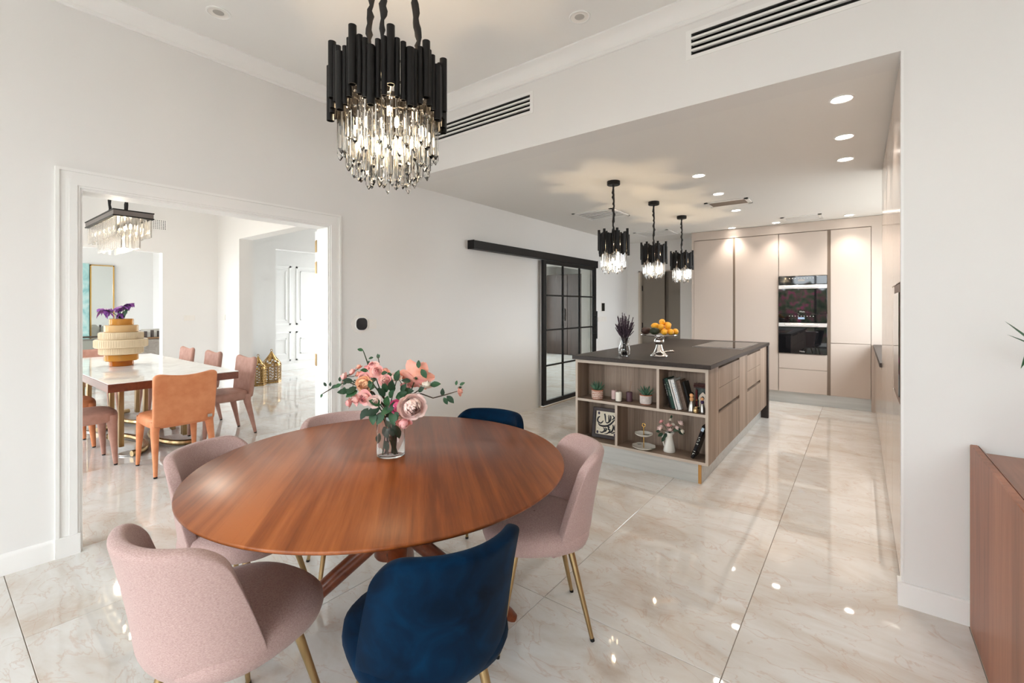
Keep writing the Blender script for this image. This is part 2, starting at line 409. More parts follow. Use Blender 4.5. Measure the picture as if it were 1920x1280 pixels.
struct('ceiling_kitchen', wall_with_holes(M(), 'z', ZK, ZK+.12, XL-.1, 1.0, YH+.201, 8.5, [(x-sx/2+GF, x+sx/2-GF, y-sy/2+GF, y+sy/2-GF) for x, y, sx, sy in GRILLES]), CEIL)
struct('wall_attic', M().box(XL-.1, 1.0, YH+.201, YH+.26, ZK+.12, 3.32), WALL)
struct('wall_kitchen_back', wall_with_holes(M(), 'y', 8.30, 8.46, -3.8, 1.0, -.01, 2.7, [(-3.33, -2.56, -.01, 2.07)]), WALL)
struct('wall_kitchen_right', wall_with_holes(M(), 'x', .80, .96, YH+.04, 8.4, -.01, 2.7, [(5.3, 7.65, .95, 2.45)]), WALL)
# crown moulding
crown = [(0,0),(0,.105),(.10,.105),(.10,.092),(.088,.086),(.074,.080),(.050,.062),(.034,.040),(.026,.026),(.020,.022),(.020,.006),(.014,0)]
struct('trim_1', M().sweep(crown, (XL, -3.2), (XL, YH), (1,0,0), 3.097), WHITE)
struct('trim_2', M().sweep(crown, (XL, YH), (3.1, YH), (0,-1,0), 3.097), WHITE)
# baseboards
bbp = [(0,0),(.016,0),(.016,.09),(.012,.104),(.006,.111),(0,.111)]
struct('baseboard_left', M().sweep(bbp, (XL, -3.2), (XL, .462), (1,0,0), 0), WHITE)
bp_ = [(0,0),(.02,0),(.02,.10),(.014,.107),(0,.107)]
struct('baseboard_pier', M().sweep(bp_, (.14, YH), (3.1, YH), (0,-1,0), 0).box(.14, .16, YH-.001, YH+.05, 0, .107), WHITE)
struct('trim_3', M().box(.152, .162, YH-.004, YH+.05, .107, ZK-.003), WHITE)
# door casing (stepped architrave) round the wide opening to the dining room
def casing(m, y0, y1, zt):
    for a, b, th in ((.0, .012, .012), (.012, .046, .020), (.046, .058, .015), (.058, .086, .012), (.086, .102, .022)):
        m.box(XL, XL+th, y0-b, y0-a, .112, zt+b); m.box(XL, XL+th, y1+a, y1+b, .112, zt+b); m.box(XL, XL+th, y0-a, y1+a, zt+a, zt+b)
    for s, y in ((-1, y0), (1, y1)): m.box(XL, XL+.026, y, y+s*.104, 0, .112)
    return m
struct('trim_4', casing(M(), DY0, DY1, DZ), WHITE)
struct('trim_5', M().box(XL-.166, XL+.003, DY0-.001, DY0+.012, 0, DZ).box(XL-.166, XL+.003, DY1-.012, DY1+.001, 0, DZ).box(XL-.166, XL+.003, DY0+.012, DY1-.012, DZ-.012, DZ+.001), WHITE)
# open leaf of the double door, folded back against the dining-room wall, with its brass hinges
dl = struct('door_1', M().rbox(-3.80, -3.752, DY1+.012, DY1+.76, .012, DZ-.02, .003).box(-3.806, -3.80, DY1+.13, DY1+.64, .25, .9).box(-3.806, -3.80, DY1+.13, DY1+.64, 1.05, 1.9), WHITE)
hm = M().box(-3.788, -3.762, DY1+.006, DY1+.013, -.05, .05).cyl((-3.742, DY1+.004, -.052), (-3.742, DY1+.004, .052), .009, n=10).box(-3.740, -3.725, DY1-.016, DY1-.011, -.05, .05)
for k in range(4):
    z = (-.036 + .024*k); hm.cyl((-3.776, DY1+.0065, z), (-3.776, DY1+.0035, z), .004, n=6)
hme = hm.mesh('hinge', BRASS, 40)
for z in (1.925, 1.74, .94): link('hinge', hme, dl, (0, 0, z))

# dining room, hall, living room, pantry beyond the left wall
XF = -9.0
struct('wall_dining_far', wall_with_holes(M(), 'x', XF-.16, XF, -2.1, 6.6, -.01, 3.2, [(-.9, 2.42, -.01, 2.28), (4.22, 6.2, -.01, 2.52), WGR]), DWALL)
struct('wall_dining_right', wall_with_holes(M(), 'y', 3.22, 3.43, XF, XL-.163, -.01, 3.2, [(-8.12, -4.3, -.01, 2.52)]), DWALL)
struct('wall_dining_window', wall_with_holes(M(), 'y', -2.2, -2.04, -13.2, XL-.163, -.01, 3.2, [(-8.5, -4.3, .03, 2.35), (-12.6, -9.3, .03, 2.7)]), DWALL)
struct('ceiling_dining', M().box(-13.2, XL-.16, -2.2, 6.7, 3.2, 3.32), DWALL)
struct('wall_living_far', M().box(-12.9, -12.75, -2.2, 3.4, -.01, 3.2), DWALL)
struct('wall_living_right', M().box(-12.8, XF-.16, 3.25, 3.4, -.01, 3.2), DWALL)
struct('wall_hall_far', M().box(-10.22, -10.07, 3.4, 6.7, -.01, 3.2), DWALL)
struct('wall_hall_end', wall_with_holes(M(), 'y', 6.55, 6.7, -10.2, -7.6, -.01, 3.2, [(-9.9, -7.9, .2, 2.6)]), DWALL)
struct('wall_pantry_left', wall_with_holes(M(), 'x', -7.76, -7.6, 4.5, 12.4, -.01, 3.2, [(7.0, 11.2, .4, 2.5)]), DWALL)
struct('wall_pantry_near', M().box(-7.6, XL-.163, 4.5, 4.64, -.01, 3.2), DWALL)
struct('wall_pantry_far', M().box(-7.6, -3.4, 12.2, 12.36, -.01, 3.2), DWALL)
struct('wall_pantry_right', M().box(-3.7, -3.54, 8.46, 12.3, -.01, 3.2), DWALL)
struct('ceiling_pantry', M().box(-7.7, XL-.16, 4.5, 12.4, 2.62, 2.72), DWALL)
struct('trim_6', M().sweep(crown, (-12.75, -2.0), (-12.75, 3.25), (1,0,0), 3.095), DWALL)
# moulded panels of the hall wall: raised frames
pn = M()
def pframe(m, y0, y1, z0, z1, w=.035, x=-10.07):
    for (a0, a1, b0, b1) in ((y0, y1, z0, z0+w), (y0, y1, z1-w, z1), (y0, y0+w, z0, z1), (y1-w, y1, z0, z1)): m.box(x, x+.014, a0, a1, b0, b1)
for k in range(3):
    y = 4.45 + k*.72
    pframe(pn, y, y+.6, 1.0, 2.3); pframe(pn, y+.1, y+.5, 1.1, 2.2, .02); pframe(pn, y, y+.6, .2, .85); pframe(pn, y+.1, y+.5, .35, .7, .02)
pn.box(-10.07, -10.05, 3.5, 6.5, 0, .12)
struct('trim_7', pn, WHITE)
struct('baseboard_dining', M().box(XF, XF+.015, 2.42, 3.22, 0, .11).box(XF, -8.12, 3.205, 3.22, 0, .11), WHITE)
# outside: paved ground and a flowering hedge along the garden
struct('ground', M().box(-30, 20, -40, 40, -.3, -.125), mat('paving', (.45, .43, .40), .8))
hedge_m = noise_col('bougainvillea', [srgb(40,60,36), srgb(84,100,66), srgb(130,96,90), srgb(196,60,120)], 5, .8, lo=.35, hi=.68)
def hedge_fn(u, v):
    x = -9 + 18*u; a = PI*v
    rr = 1 + .12*math.sin(x*3.1+a*5) + .1*math.sin(x*7.3-a*3) + .06*random.uniform(-1, 1)
    return (x, -8.5 - .8*math.cos(a)*rr*-1, -.12 + 2.3*math.sin(a)*rr)
solo('hedge', M().grid(hedge_fn, 120, 14), hedge_m, 'flowering pink hedge growing outside along the garden', 'hedge', (0, -8.5, -.12), smooth=80)
# sliding garden door and windows (frames in the openings that let the daylight in)
gf = M()
for x in (-3.1, -1.25, .6, 2.44): gf.box(x, x+.06, -3.32, -3.26, 0, 2.7)
gf.box(-3.1, 2.5, -3.32, -3.26, 2.62, 2.7).box(-3.1, 2.5, -3.32, -3.26, 0, .05)
struct('window_1', gf, BLACK)
kf = M()
for y in (5.3, 6.45, 7.60): kf.box(.86, .90, y, y+.05, .95, 2.45)
kf.box(.86, .90, 5.3, 7.65, 2.4, 2.45).box(.86, .90, 5.3, 7.65, .95, 1.0)
struct('window_2', kf, WHITE)

# ------------------------------------------------------------------ door to the corridor at the kitchen's end
GREYD = mat('grey_lacquer', srgb(132,124,114), .45); GREYF = mat('grey_frame', srgb(196,186,174), .5)
d2 = struct('door_2', M().rbox(-3.29, -2.86, 8.36, 8.40, .01, 2.05, .003), GREYD)
struct('door_frame', M().box(-3.33, -3.29, 8.28, 8.44, 0, 2.07).box(-3.33, -2.56, 8.28, 8.44, 2.05, 2.07), GREYF, d2)
struct('side_panel', M().box(-2.86, -2.80, 8.43, 8.455, 0, 2.05), GREYD, d2)
sp = struct('cupboard_door', M().rbox(-2.795, -2.565, 8.38, 8.42, 0, 2.05, .003), GREYD, d2)
vg = M()
for k in range(5): vg.box(-2.74, -2.60, 8.372, 8.382, 1.60+.022*k, 1.612+.022*k)
struct('air_grille', vg, GREYD, d2)
hg = M().box(-3.292, -3.272, 8.352, 8.362, -.05, .05).mesh('hinge', BLACK)
for z in (1.75, 1.05, .35): link('hinge', hg, d2, (0, 0, z))
struct('wall_corridor', M().box(-3.6, -2.3, 8.46, 8.6, -.01, 2.7), GREYD)

# ------------------------------------------------------------------ glass sliding door
gd = thing('sliding_glass_door', 'black framed sliding glass door with twelve panes hanging from a wall rail', 'door', (-3.49, 6.04, .03))
gy0, gy1, gz0, gz1, gx = 5.25, 6.83, .03, 2.05, -3.49
part('stile', M().rbox(gx-.02, gx+.02, gy0, gy0+.075, gz0, gz1, .002), BLACK, gd)
part('stile', M().rbox(gx-.02, gx+.02, gy1-.075, gy1, gz0, gz1, .002), BLACK, gd)
part('top_rail', M().rbox(gx-.02, gx+.02, gy0+.075, gy1-.075, gz1-.05, gz1, .002), BLACK, gd)
part('bottom_rail', M().rbox(gx-.02, gx+.02, gy0+.075, gy1-.075, gz0, gz0+.06, .002), BLACK, gd)
gys = [gy0+.075, 5.79, 6.29, gy1-.075]; gzs = [gz0+.06, .576, 1.075, 1.56, gz1-.05]
for y in gys[1:3]: part('muntin', M().rbox(gx-.014, gx+.014, y-.011, y+.011, gz0+.06, gz1-.05, .002), BLACK, gd)
for z in gzs[1:4]: part('muntin', M().rbox(gx-.0135, gx+.0135, gy0+.075, gy1-.075, z-.011, z+.011, .002), BLACK, gd)
for i in range(3):
    for j in range(4):
        part('pane', M().box(gx-.003, gx+.003, gys[i]+(.009 if i else -.004), gys[i+1]-(.009 if i < 2 else -.004), gzs[j]+(.009 if j else -.004), gzs[j+1]-(.009 if j < 3 else -.004)), THIN, gd)
hm = part('handle', M().cyl((gx+.075, 6.74, .88), (gx+.075, 6.74, 1.33), .011), BLACK, gd)
part('handle_post', M().cyl((gx+.02, 6.745, .97), (gx+.075, 6.74, .97), .008).cyl((gx+.02, 6.745, 1.24), (gx+.075, 6.74, 1.24), .008), BLACK, hm)
rl = thing('sliding_door_rail', 'long black metal rail fixed to the wall above the glass door', 'rail', (-3.52, 5.34, 2.06))
part('cover', M().rbox(XL+.001, -3.46, 3.82, 6.86, 2.06, 2.155, .003), BLACK, rl)
part('end_cap', M().rbox(XL+.001, -3.456, 3.812, 3.822, 2.057, 2.158, .002), BLACK, rl)
part('end_cap', M().rbox(XL+.001, -3.456, 6.858, 6.868, 2.04, 2.158, .002), BLACK, rl)
struct('trim_8', M().box(XL-.05, XL+.07, 5.26, 6.82, 0, .012), mat('threshold', srgb(196,178,156), .3))
# dark cupboards standing in the room behind the glass door
DCAB = wood('dark_cabinet', [srgb(44,34,31), srgb(66,52,47)], .4, axis='z')
for k in range(3):
    x0 = -7.5 + k*.72
    c = thing('tall_dark_cupboard', 'tall dark brown cupboard seen through the glass door, '+('against the side wall', 'between its two twins', 'at the free end of the row')[k], 'cupboard', (x0+.36, 11.8, 0), 0, 'dark cupboards behind the glass door')
    part('body', M().box(x0, x0+.715, 11.54, 12.19, 0, 2.35), DCAB, c)
    dd = part('cupboard_door', M().rbox(x0+.004, x0+.711, 11.515, 11.54, .02, 2.34, .003), DCAB, c)
    part('handle', M().box(x0+.63, x0+.645, 11.49, 11.515, 1.0, 1.35), BLACK, dd)

# ------------------------------------------------------------------ wall fittings
PLATE = mat('white_plastic', (.82, .79, .75), .4)
def rrect(w, h, r, n=6):
    pts = []
    for cx, cy, a0 in ((w/2-r, h/2-r, 0), (-w/2+r, h/2-r, PI/2), (-w/2+r, -h/2+r, PI), (w/2-r, -h/2+r, 1.5*PI)):
        for k in range(n+1): a = a0+PI/2*k/n; pts.append((cx+r*math.cos(a), cy+r*math.sin(a)))
    return pts
th = thing('thermostat', 'round white wall thermostat with black rounded screen beside the doorway', 'thermostat', (XL, 2.41, 1.247))
circ = lambda r, n=40: [(r*math.cos(2*PI*k/n), r*math.sin(2*PI*k/n)) for k in range(n)]
wl = lambda y, z: (lambda a, b, h: (XL+h, y+a, z+b))
part('base_plate', M().prism(circ(.086), 0, .008, wl(2.405, 1.247)), PLATE, th)
part('bezel', M().prism(rrect(.118, .118, .045), .008, .02, wl(2.413, 1.247)), mat('white_bezel', (.9,.9,.88), .3), th)
part('screen', M().prism(rrect(.108, .108, .042), .02, .026, wl(2.413, 1.247)), mat('black_screen', (.01,.01,.012), .15), th)
def switch(name, label, y, z, w, h, n, group=None):
    t = thing(name, label, 'switch', (XL, y, z), 0, group)
    part('plate', M().prism(rrect(w, h, .006), 0, .007, wl(y, z)), PLATE, t)
    for k in range(n):
        cw = (w-.012)/n; yc = y - w/2+.006+cw*(k+.5)
        part('rocker', M().prism(rrect(cw-.004, h-.016, .003), .007, .010, wl(yc, z)), PLATE, t)
switch('light_switch', 'single square white light switch beside the round thermostat', 2.535, 1.243, .085, .086, 1)
switch('light_switch', 'wide white multi gang light switch beneath the black wall panel', 7.22, 1.187, .33, .085, 5)
wp = thing('wall_panel', 'small black wall control panel in white surround beyond the glass door', 'control panel', (XL, 7.24, 1.395))
part('surround', M().prism(rrect(.135, .165, .004), 0, .008, wl(7.24, 1.395)), PLATE, wp)
part('screen', M().prism(rrect(.108, .138, .003), .008, .013, wl(7.24, 1.395)), mat('panel_black', (.012,.011,.010), .2), wp)
for (u, v, w, lab, y_ax) in ((355, 596, .16, 'white double wall switch on the bright dining room wall', 0), (421, 595, .09, 'white single wall switch near the dining room corner', 1)):
    if y_ax == 0:
        p = px(u, v, XF); t = thing('wall_switch', lab, 'switch', (XF, p.y, p.z))
        part('plate', M().rbox(XF, XF+.008, p.y-w/2, p.y+w/2, p.z-.045, p.z+.045, .002), PLATE, t)
        for s in (-1, 1): part('rocker', M().rbox(XF+.008, XF+.011, p.y+s*w/4-.03, p.y+s*w/4+.03, p.z-.035, p.z+.035, .001), PLATE, t)
    else:
        p = py(u, v, 3.22); t = thing('wall_switch', lab, 'switch', (p.x, 3.22, p.z))
        part('plate', M().rbox(p.x-w/2, p.x+w/2, 3.212, 3.22, p.z-.045, p.z+.045, .002), PLATE, t)
        part('rocker', M().rbox(p.x-w/2+.01, p.x+w/2-.01, 3.209, 3.212, p.z-.035, p.z+.035, .001), PLATE, t)

# header slot diffusers
SLOT = mat('black_duct_liner', (.03, .03, .03), .8); GALV = mat('galvanised_duct', (.32, .32, .32), .5, metal=.4)
def slot_vent(label, x0, x1, z0, z1):
    t = thing('slot_air_vent', label, 'air vent', ((x0+x1)/2, YH, z0))
    part('surround', M().box(x0-.03, x1+.03, YH-.004, YH-.0005, z0-.022, z0).box(x0-.03, x1+.03, YH-.004, YH-.0005, z1, z1+.022).box(x0-.03, x0, YH-.004, YH-.0005, z0, z1).box(x1, x1+.03, YH-.004, YH-.0005, z0, z1), WHITE, t)
    part('duct', duct('y', YH+.001, YH+.15, x0, x1, z0, z1), SLOT, t)
    h = (z1-z0); n = 4; sl = h/n*.42
    for k in range(n-1):
        slot = (h-(n-1)*sl)/n; zc = z0 + (k+1)*slot + (k+.5)*sl
        part('bar', M().rbox(x0, x1, YH-.006, YH+.012, zc-sl/2, zc+sl/2, .001), WHITE, t)
slot_vent('white slotted air vent in the beam behind the big chandelier', *VENT1)
slot_vent('white slotted air vent in the beam close to the blank pier', *VENT2)

# downlights
def downlight(label, x, y, z, r, lit, group, watt=22):
    t = thing('downlight', label, 'downlight', (x, y, z), 0, group)
    part('ring', M().lathe([(r+.012, 0), (r+.012, -.004), (r+.004, -.006), (r, -.003), (r-.004, 0)], (x, y, z), 28, False), WHITE, t)
    if lit:
        part('lens', M().lathe([(r-.003, -.001), (r-.003, -.003)], (x, y, z), 28), LED, t)
        l = bpy.data.lights.new('downlight_beam', 'SPOT'); l.energy = watt; l.color = (1, .89, .79); l.spot_size = 1.8; l.spot_blend = .9; l.shadow_soft_size = .04
        o = bpy.data.objects.new('downlight_beam', l); COL.objects.link(o); o.parent = t; o.location = (0, 0, -.02)
    else:
        part('reflector', M().lathe([(r, -.004), (r*.8, .0), (r*.55, -.001)], (x, y, z), 28, False), PLATE, t)
        part('lamp', M().lathe([(r*.55, -.001), (r*.5, -.002)], (x, y, z), 28), mat('unlit_lens', (.45,.43,.4), .3), t)
for u, v, w in ((1578,185,'closest to the beam'), (1583,256,'in the middle of its row'), (1585,298,'farthest from the beam')):
    p = pz(u, v, ZK); downlight('lit kitchen downlight above the aisle by the glossy cupboards, '+w, p.x, p.y, ZK, .05, True, 'kitchen downlights over the aisle')
for u, v, w in ((1310,329,'closest to the beam'), (1347,363,'beside the mesh grille towards the beam'), (1380,394,'beyond the mesh grille')):
    p = pz(u, v, ZK); downlight('lit kitchen downlight above the island, '+w, p.x, p.y, ZK, .05, True, 'kitchen downlights over the island')
for u, v, w in ((1372,427,'corridor-side cupboard'), (1455,417,'upper oven'), (1592,403,'split-door cupboard')):
    p = pz(u, v, ZK); downlight('lit kitchen downlight near the ceiling edge in front of the '+w, p.x, p.y, ZK, .05, True, 'kitchen downlights before the cupboards')
downlight('unlit recessed ceiling spot near the left wall cornice', -3.12, 1.12, ZM, .055, False, None)
downlight('unlit recessed ceiling spot near the beam cornice', -1.385, 2.50, ZM, .055, False, None)

# ceiling grilles of the kitchen
def ceil_grille(name, label, x, y, sx, sy, n, mat_s, frame=.04):
    t = thing(name, label, 'air vent', (x, y, ZK))
    part('frame', M().box(x-sx/2, x+sx/2, y-sy/2, y-sy/2+frame, ZK-.008, ZK).box(x-sx/2, x+sx/2, y+sy/2-frame, y+sy/2, ZK-.008, ZK).box(x-sx/2, x-sx/2+frame, y-sy/2, y+sy/2, ZK-.008, ZK).box(x+sx/2-frame, x+sx/2, y-sy/2, y+sy/2, ZK-.008, ZK), WHITE, t)
    part('duct', duct('z', ZK+.001, ZK+.115, x-sx/2+frame, x+sx/2-frame, y-sy/2+frame, y+sy/2-frame), GALV, t)
    for k in range(n):
        yy = y-sy/2+frame + (sy-2*frame)*(k+.5)/n
        w = (sy-2*frame)/n*.32
        part('slat', M().rbox(x-sx/2+frame, x+sx/2-frame, yy-w, yy+w, ZK-.007, ZK-.003, .001), mat_s, t)
ceil_grille('return_air_grille', 'grey mesh return air grille in white frame on the kitchen ceiling', -1.22, 5.73, .46, .30, 10, mat('grille_taupe', srgb(150,136,124), .5))
ceil_grille('ceiling_diffuser', 'square ceiling air diffuser above the island pendants, closer to the beam', -2.70, 5.45, .56, .56, 6, WHITE)
ceil_grille('ceiling_diffuser', 'square ceiling air diffuser above the grey corridor door', -2.67, 7.40, .56, .56, 6, WHITE)
ceil_grille('ceiling_diffuser', 'square ceiling air diffuser before the oven cupboards', -.63, 7.30, .46, .36, 5, WHITE)

# ------------------------------------------------------------------ kitchen: tall cupboards on the back wall
YB = 7.70
g_back = 'tall taupe kitchen cupboards'
def cupboard(label, x0, x1, fronts, body=True):
    t = thing('tall_cupboard', label, 'cupboard', ((x0+x1)/2, 8.0, 0), 0, g_back)
    part('body', M().box(x0, x1, YB+.022, 8.29, .165, 2.47), TAUPE, t)
    for (a, b, z0, z1, nm) in fronts: part(nm, M().rbox(a, b, YB, YB+.021, z0, z1, .002), TAUPE, t)
    return t
cupboard('tall taupe cupboard with one full-height door, at the corridor end', -2.157, -1.558, [(-2.155, -1.575, .17, 2.462, 'cupboard_door')])
cupboard('tall taupe cupboard with one full-height door, next to the ovens', -1.556, -.958, [(-1.541, -.960, .17, 2.462, 'cupboard_door')])
cupboard('tall taupe cupboard with split doors on the right of the ovens', -.348, .116, [(-.328, .112, .90, 2.462, 'cupboard_door'), (-.328, .112, .17, .893, 'cupboard_door')])
oh = thing('oven_housing', 'taupe cupboard column holding two built-in ovens above two drawers', 'cupboard', (-.655, 8.0, 0), 0, g_back)
part('body', M().box(-.955, -.351, YB+.03, 8.29, .165, 2.47), TAUPE, oh)
part('upper_door', M().rbox(-.952, -.367, YB, YB+.021, 1.845, 2.462, .002), TAUPE, oh)
part('drawer', M().rbox(-.952, -.367, YB, YB+.021, .505, .722, .002), TAUPE, oh)
part('drawer', M().rbox(-.952, -.367, YB, YB+.021, .17, .500, .002), TAUPE, oh)
gm = thing('cupboard_frame', 'taupe top band, side panels and bronze grip channels round the tall cupboards', 'panel', (-1, 8.0, .1))
part('top_panel', M().box(-2.19, .80, YB-.003, 8.29, 2.472, 2.606), TAUPE, gm)
part('side_panel', M().box(-2.19, -2.158, YB-.003, 8.29, 0, 2.472), TAUPE, gm)
part('side_panel', M().box(.117, .26, YB-.003, 8.29, 0.0, 2.472), TAUPE, gm)
part('grip_channel', M().box(-1.574, -1.542, YB+.004, YB+.0215, .168, 2.468), GROOVE, gm)
part('grip_channel', M().box(-.366, -.329, YB+.004, YB+.0215, .168, 2.468), GROOVE, gm)
solo('plinth_board', M().box(-2.157, .116, 7.755, 7.775, 0, .163), PLINTH, 'brushed metal plinth board under the tall taupe cupboards', 'plinth', (-1, 7.76, 0))
# ovens
def oven(label, z0, z1, panel_h, tinted):
    t = thing('oven', label, 'oven', (-.66, YB-.02, z0), 0, 'built-in ovens')
    x0, x1 = -.953, -.367; y = YB-.022
    part('body', M().box(x0+.01, x1-.01, YB, YB+.029, z0+.005, z1-.005), BLACK, t)
    cp = part('control_panel', M().rbox(x0, x1, y, YB, z1-panel_h, z1, .003), OVEN, t)
    dr = part('oven_door', M().rbox(x0, x1, y, YB, z0, z1-panel_h-.003, .003), OVEN, t)
    hz = z1-panel_h-.035
    part('trim_strip', M().rbox(x0, x1, y-.004, y, hz-.028, hz+.026, .002), STEEL, dr)
    part('handle', M().rbox(x0+.08, x1-.09, y-.04, y-.022, hz-.012, hz+.014, .004).box(x0+.1, x0+.12, y-.024, y-.003, hz-.008, hz+.008).box(x1-.13, x1-.11, y-.024, y-.003, hz-.008, hz+.008), mat('bright_steel', (.85,.83,.81), .22, metal=1), dr)
    part('window', M().box(x0+.09, x1-.1, y-.001, y, z0+.065, hz-.05), mat('oven_window', (.012,.011,.012), .02, spec=.7), dr)
    part('display', M().box(-.71, -.63, y-.001, y, z1-panel_h*.62, z1-panel_h*.38), mat('oven_display', (.25,.33,.42), .2, emit=(.35,.5,.7), estr=.25) if tinted else mat('oven_emblem', (.4,.38,.36), .4), cp)
    for k in range(9): part('touch_key', M().box(-.82+.036*k, -.81+.036*k, y-.001, y, z1-panel_h*.28, z1-panel_h*.22), PLATE, cp)
    lettering('maker_name', 'Miele', .03, mat('emblem_grey', (.5,.48,.46), .4), dr, Vector((-.66, y-.0005, z0+.03))-origin(dr), (PI/2, 0, 0))
oven('upper compact built-in oven with dark glass and steel handle strip', 1.300, 1.838, .115, False)
oven('lower built-in oven with black glass, display and steel handle strip', .732, 1.296, .118, True)

# right-hand run: glossy tall panels, built-in dark appliance, low counter
def right_tall(label, y0, y1, fronts):
    t = thing('gloss_tall_cupboard', label, 'cupboard', (.45, (y0+y1)/2, 0), 0, 'glossy cupboards along the right side')
    part('body', M().box(.175, .79, y0, y1, .09, 2.6), TAUPE, t)
    for (z0, z1) in fronts: part('cupboard_door', M().rbox(.152, .174, y0+.0015, y1-.0015, z0, z1, .002), TAUPEG, t)
    return t
right_tall('glossy beige tall cupboard holding a dark built-in appliance beside the pier', 2.865, 3.545, [(.10, .925), (1.52, 2.595)])
right_tall('glossy beige tall cupboard with plain full-height door along the aisle', 3.55, 4.37, [(.10, 2.595)])
right_tall('glossy beige tall cupboard at the end next to the low counter', 4.375, 5.20, [(.10, 2.595)])
ap = thing('built_in_appliance', 'dark built-in appliance with steel rim set into the glossy cupboard', 'appliance', (.17, 3.08, .93))
part('rim', M().rbox(.150, .174, 2.87, 3.30, .93, 1.515, .003), mat('bronze_rim', srgb(120,92,78), .35, metal=.5), ap)
part('glass', M().box(.146, .151, 2.875, 3.28, .965, 1.47), OVEN, ap)
part('side_panel', M().rbox(.152, .174, 3.302, 3.54, .93, 1.515, .002), TAUPEG, ap)
solo('kick_board', M().box(.19, .2, 2.87, 7.69, 0, .088), GROOVE, 'dark recessed kick board under the glossy cupboards', 'plinth', (.2, 5, 0))
for k in range(4):
    y0 = 5.205 + k*.622
    t = thing('base_cupboard', ('first', 'second', 'third', 'fourth')[k]+' low beige base cupboard from the glossy tall cupboards', 'cupboard', (.45, y0+.31, 0), 0, 'base cupboards along the window')
    part('body', M().box(.175, .79, y0, y0+.62, .09, .855), TAUPE, t)
    part('cupboard_door', M().rbox(.152, .174, y0+.002, y0+.618, .1, .84, .002), TAUPEG, t)
solo('side_counter', M().rbox(.135, .80, 5.203, 7.695, .862, .90, .003), WORKTOP, 'dark stone side counter below the kitchen window', 'worktop', (.45, 6.4, .862))

# ------------------------------------------------------------------ kitchen island
ix0, ix1, iy0, iy1 = -2.12, -.92, 3.715, 6.55
iw = thing('island_worktop', 'dark brown stone island worktop with waterfall end', 'worktop', (-1.5, 5.1, .92))
part('slab', M().rbox(ix0-.012, ix1+.008, iy0-.012, iy1, .915, .95, .003), WORKTOP, iw)
part('end_panel', M().rbox(ix0-.005, ix1+.003, 6.49, 6.55, .0, .914, .003), WORKTOP, iw)
SY = 3.725; SB = 3.965; x0, x1 = -2.105, -.935; b = .022
sh = thing('shelf_unit', 'grey oak open shelf unit forming the front of the kitchen island', 'shelf unit', (-1.52, 3.85, .16))
part('side', M().box(x0, x0+b, SY, SB, .162, .912), ISLW, sh)
part('side', M().box(x1-b, x1, SY, SB, .162, .912), ISLW, sh)
part('top', M().box(x0+b, x1-b, SY, SB, .886, .912), ISLH, sh)
part('bottom', M().box(x0+b, x1-b, SY, SB, .162, .184), ISLH, sh)
part('shelf', M().box(x0+b, x1-b, SY, SB, .536, .558), ISLH, sh)
part('divider', M().box(-1.342, -1.320, SY, SB, .558, .886), ISLW, sh)
part('divider', M().box(-1.712, -1.690, SY, SB, .184, .536), ISLW, sh)
part('back', M().box(x0+b, x1-b, SB-.012, SB, .184, .886), ISLW, sh)
e = M()
for (a0, a1, c0, c1) in ((x0, x1, .886, .912), (x0, x1, .162, .184), (x0+b, x1-b, .536, .558), (x0, x0+b, .184, .886), (x1-b, x1, .184, .886), (-1.342, -1.320, .558, .886), (-1.712, -1.690, .184, .536)):
    e.box(a0, a1, SY-.0012, SY, c0, c1)
part('lit_edge', e, EDGE, sh, label='shelf front edges coloured paler for the light on them')
def drawer_unit(label, y0, y1):
    t = thing('drawer_unit', label, 'cabinet', (-1.3, (y0+y1)/2, .16), 0, 'island drawer units')
    part('body', M().box(-1.62, -.999, y0, y1, .162, .912).box(-.999, -.957, y0, y1, .162, .508).box(-.999, -.957, y0, y1, .540, .888), ISLW, t)
    X = -.938
    part('drawer', M().rbox(X-.018, X, y0+.002, y1-.002, .722, .888, .0015), ISLW, t)
    part('drawer', M().rbox(X-.018, X, y0+.002, y1-.002, .540, .719, .0015), ISLW, t)
    part('drawer', M().rbox(X-.018, X, y0+.002, y1-.002, .164, .508, .0015), ISLW, t)
    part('grip_channel', M().box(-.9988, -.996, y0+.002, y1-.002, .5085, .5395), GROOVE, t)
    part('grip_channel', M().box(-.9988, -.996, y0+.002, y1-.002, .8885, .9115), GROOVE, t)
drawer_unit('oak island drawer unit nearer the open shelves', 4.06, 4.88)
drawer_unit('oak island drawer unit nearer the tall cupboards', 5.28, 6.05)
for y0, y1, lab in ((3.967, 4.058, 'narrow oak filler panel between shelves and island drawers'), (4.882, 5.278, 'plain oak panel between the two island drawer units'), (6.052, 6.488, 'plain oak panel beside the dark waterfall end')):
    solo('island_cladding', M().rbox(-1.62, -.938, y0, y1, .162, .912, .0015), ISLW, lab, 'panel', (-1.2, (y0+y1)/2, .162))
solo('island_cladding', M().rbox(-2.105, -1.63, 3.967, 6.488, .162, .912, .0015), ISLW, 'oak panelled far side of the kitchen island', 'panel', (-1.9, 5.2, .162))
ip = thing('island_plinth', 'brushed metal plinth with raw oak end under the island', 'plinth', (-1.5, 5, 0))
part('front_board', M().box(-2.08, -1.022, 3.765, 3.782, 0, .160), PLINTH, ip)
part('end_strip', M().box(-1.0215, -1.000, 3.764, 3.782, 0, .160), OAKEND, ip, label='raw oak end strip')
part('side_board', M().box(-1.016, -1.000, 3.783, 6.489, 0, .160), PLINTH, ip)
part('core', M().box(-2.08, -1.02, 3.785, 6.489, 0, .158), BLACK, ip)
hob = thing('induction_hob', 'flat black glass induction hob set on the island worktop', 'hob', (-1.25, 5.8, .95))
part('glass', M().rbox(-1.50, -1.0, 5.32, 6.27, .9505, .956, .002), mat('hob_glass', (.02,.016,.014), .06), hob)
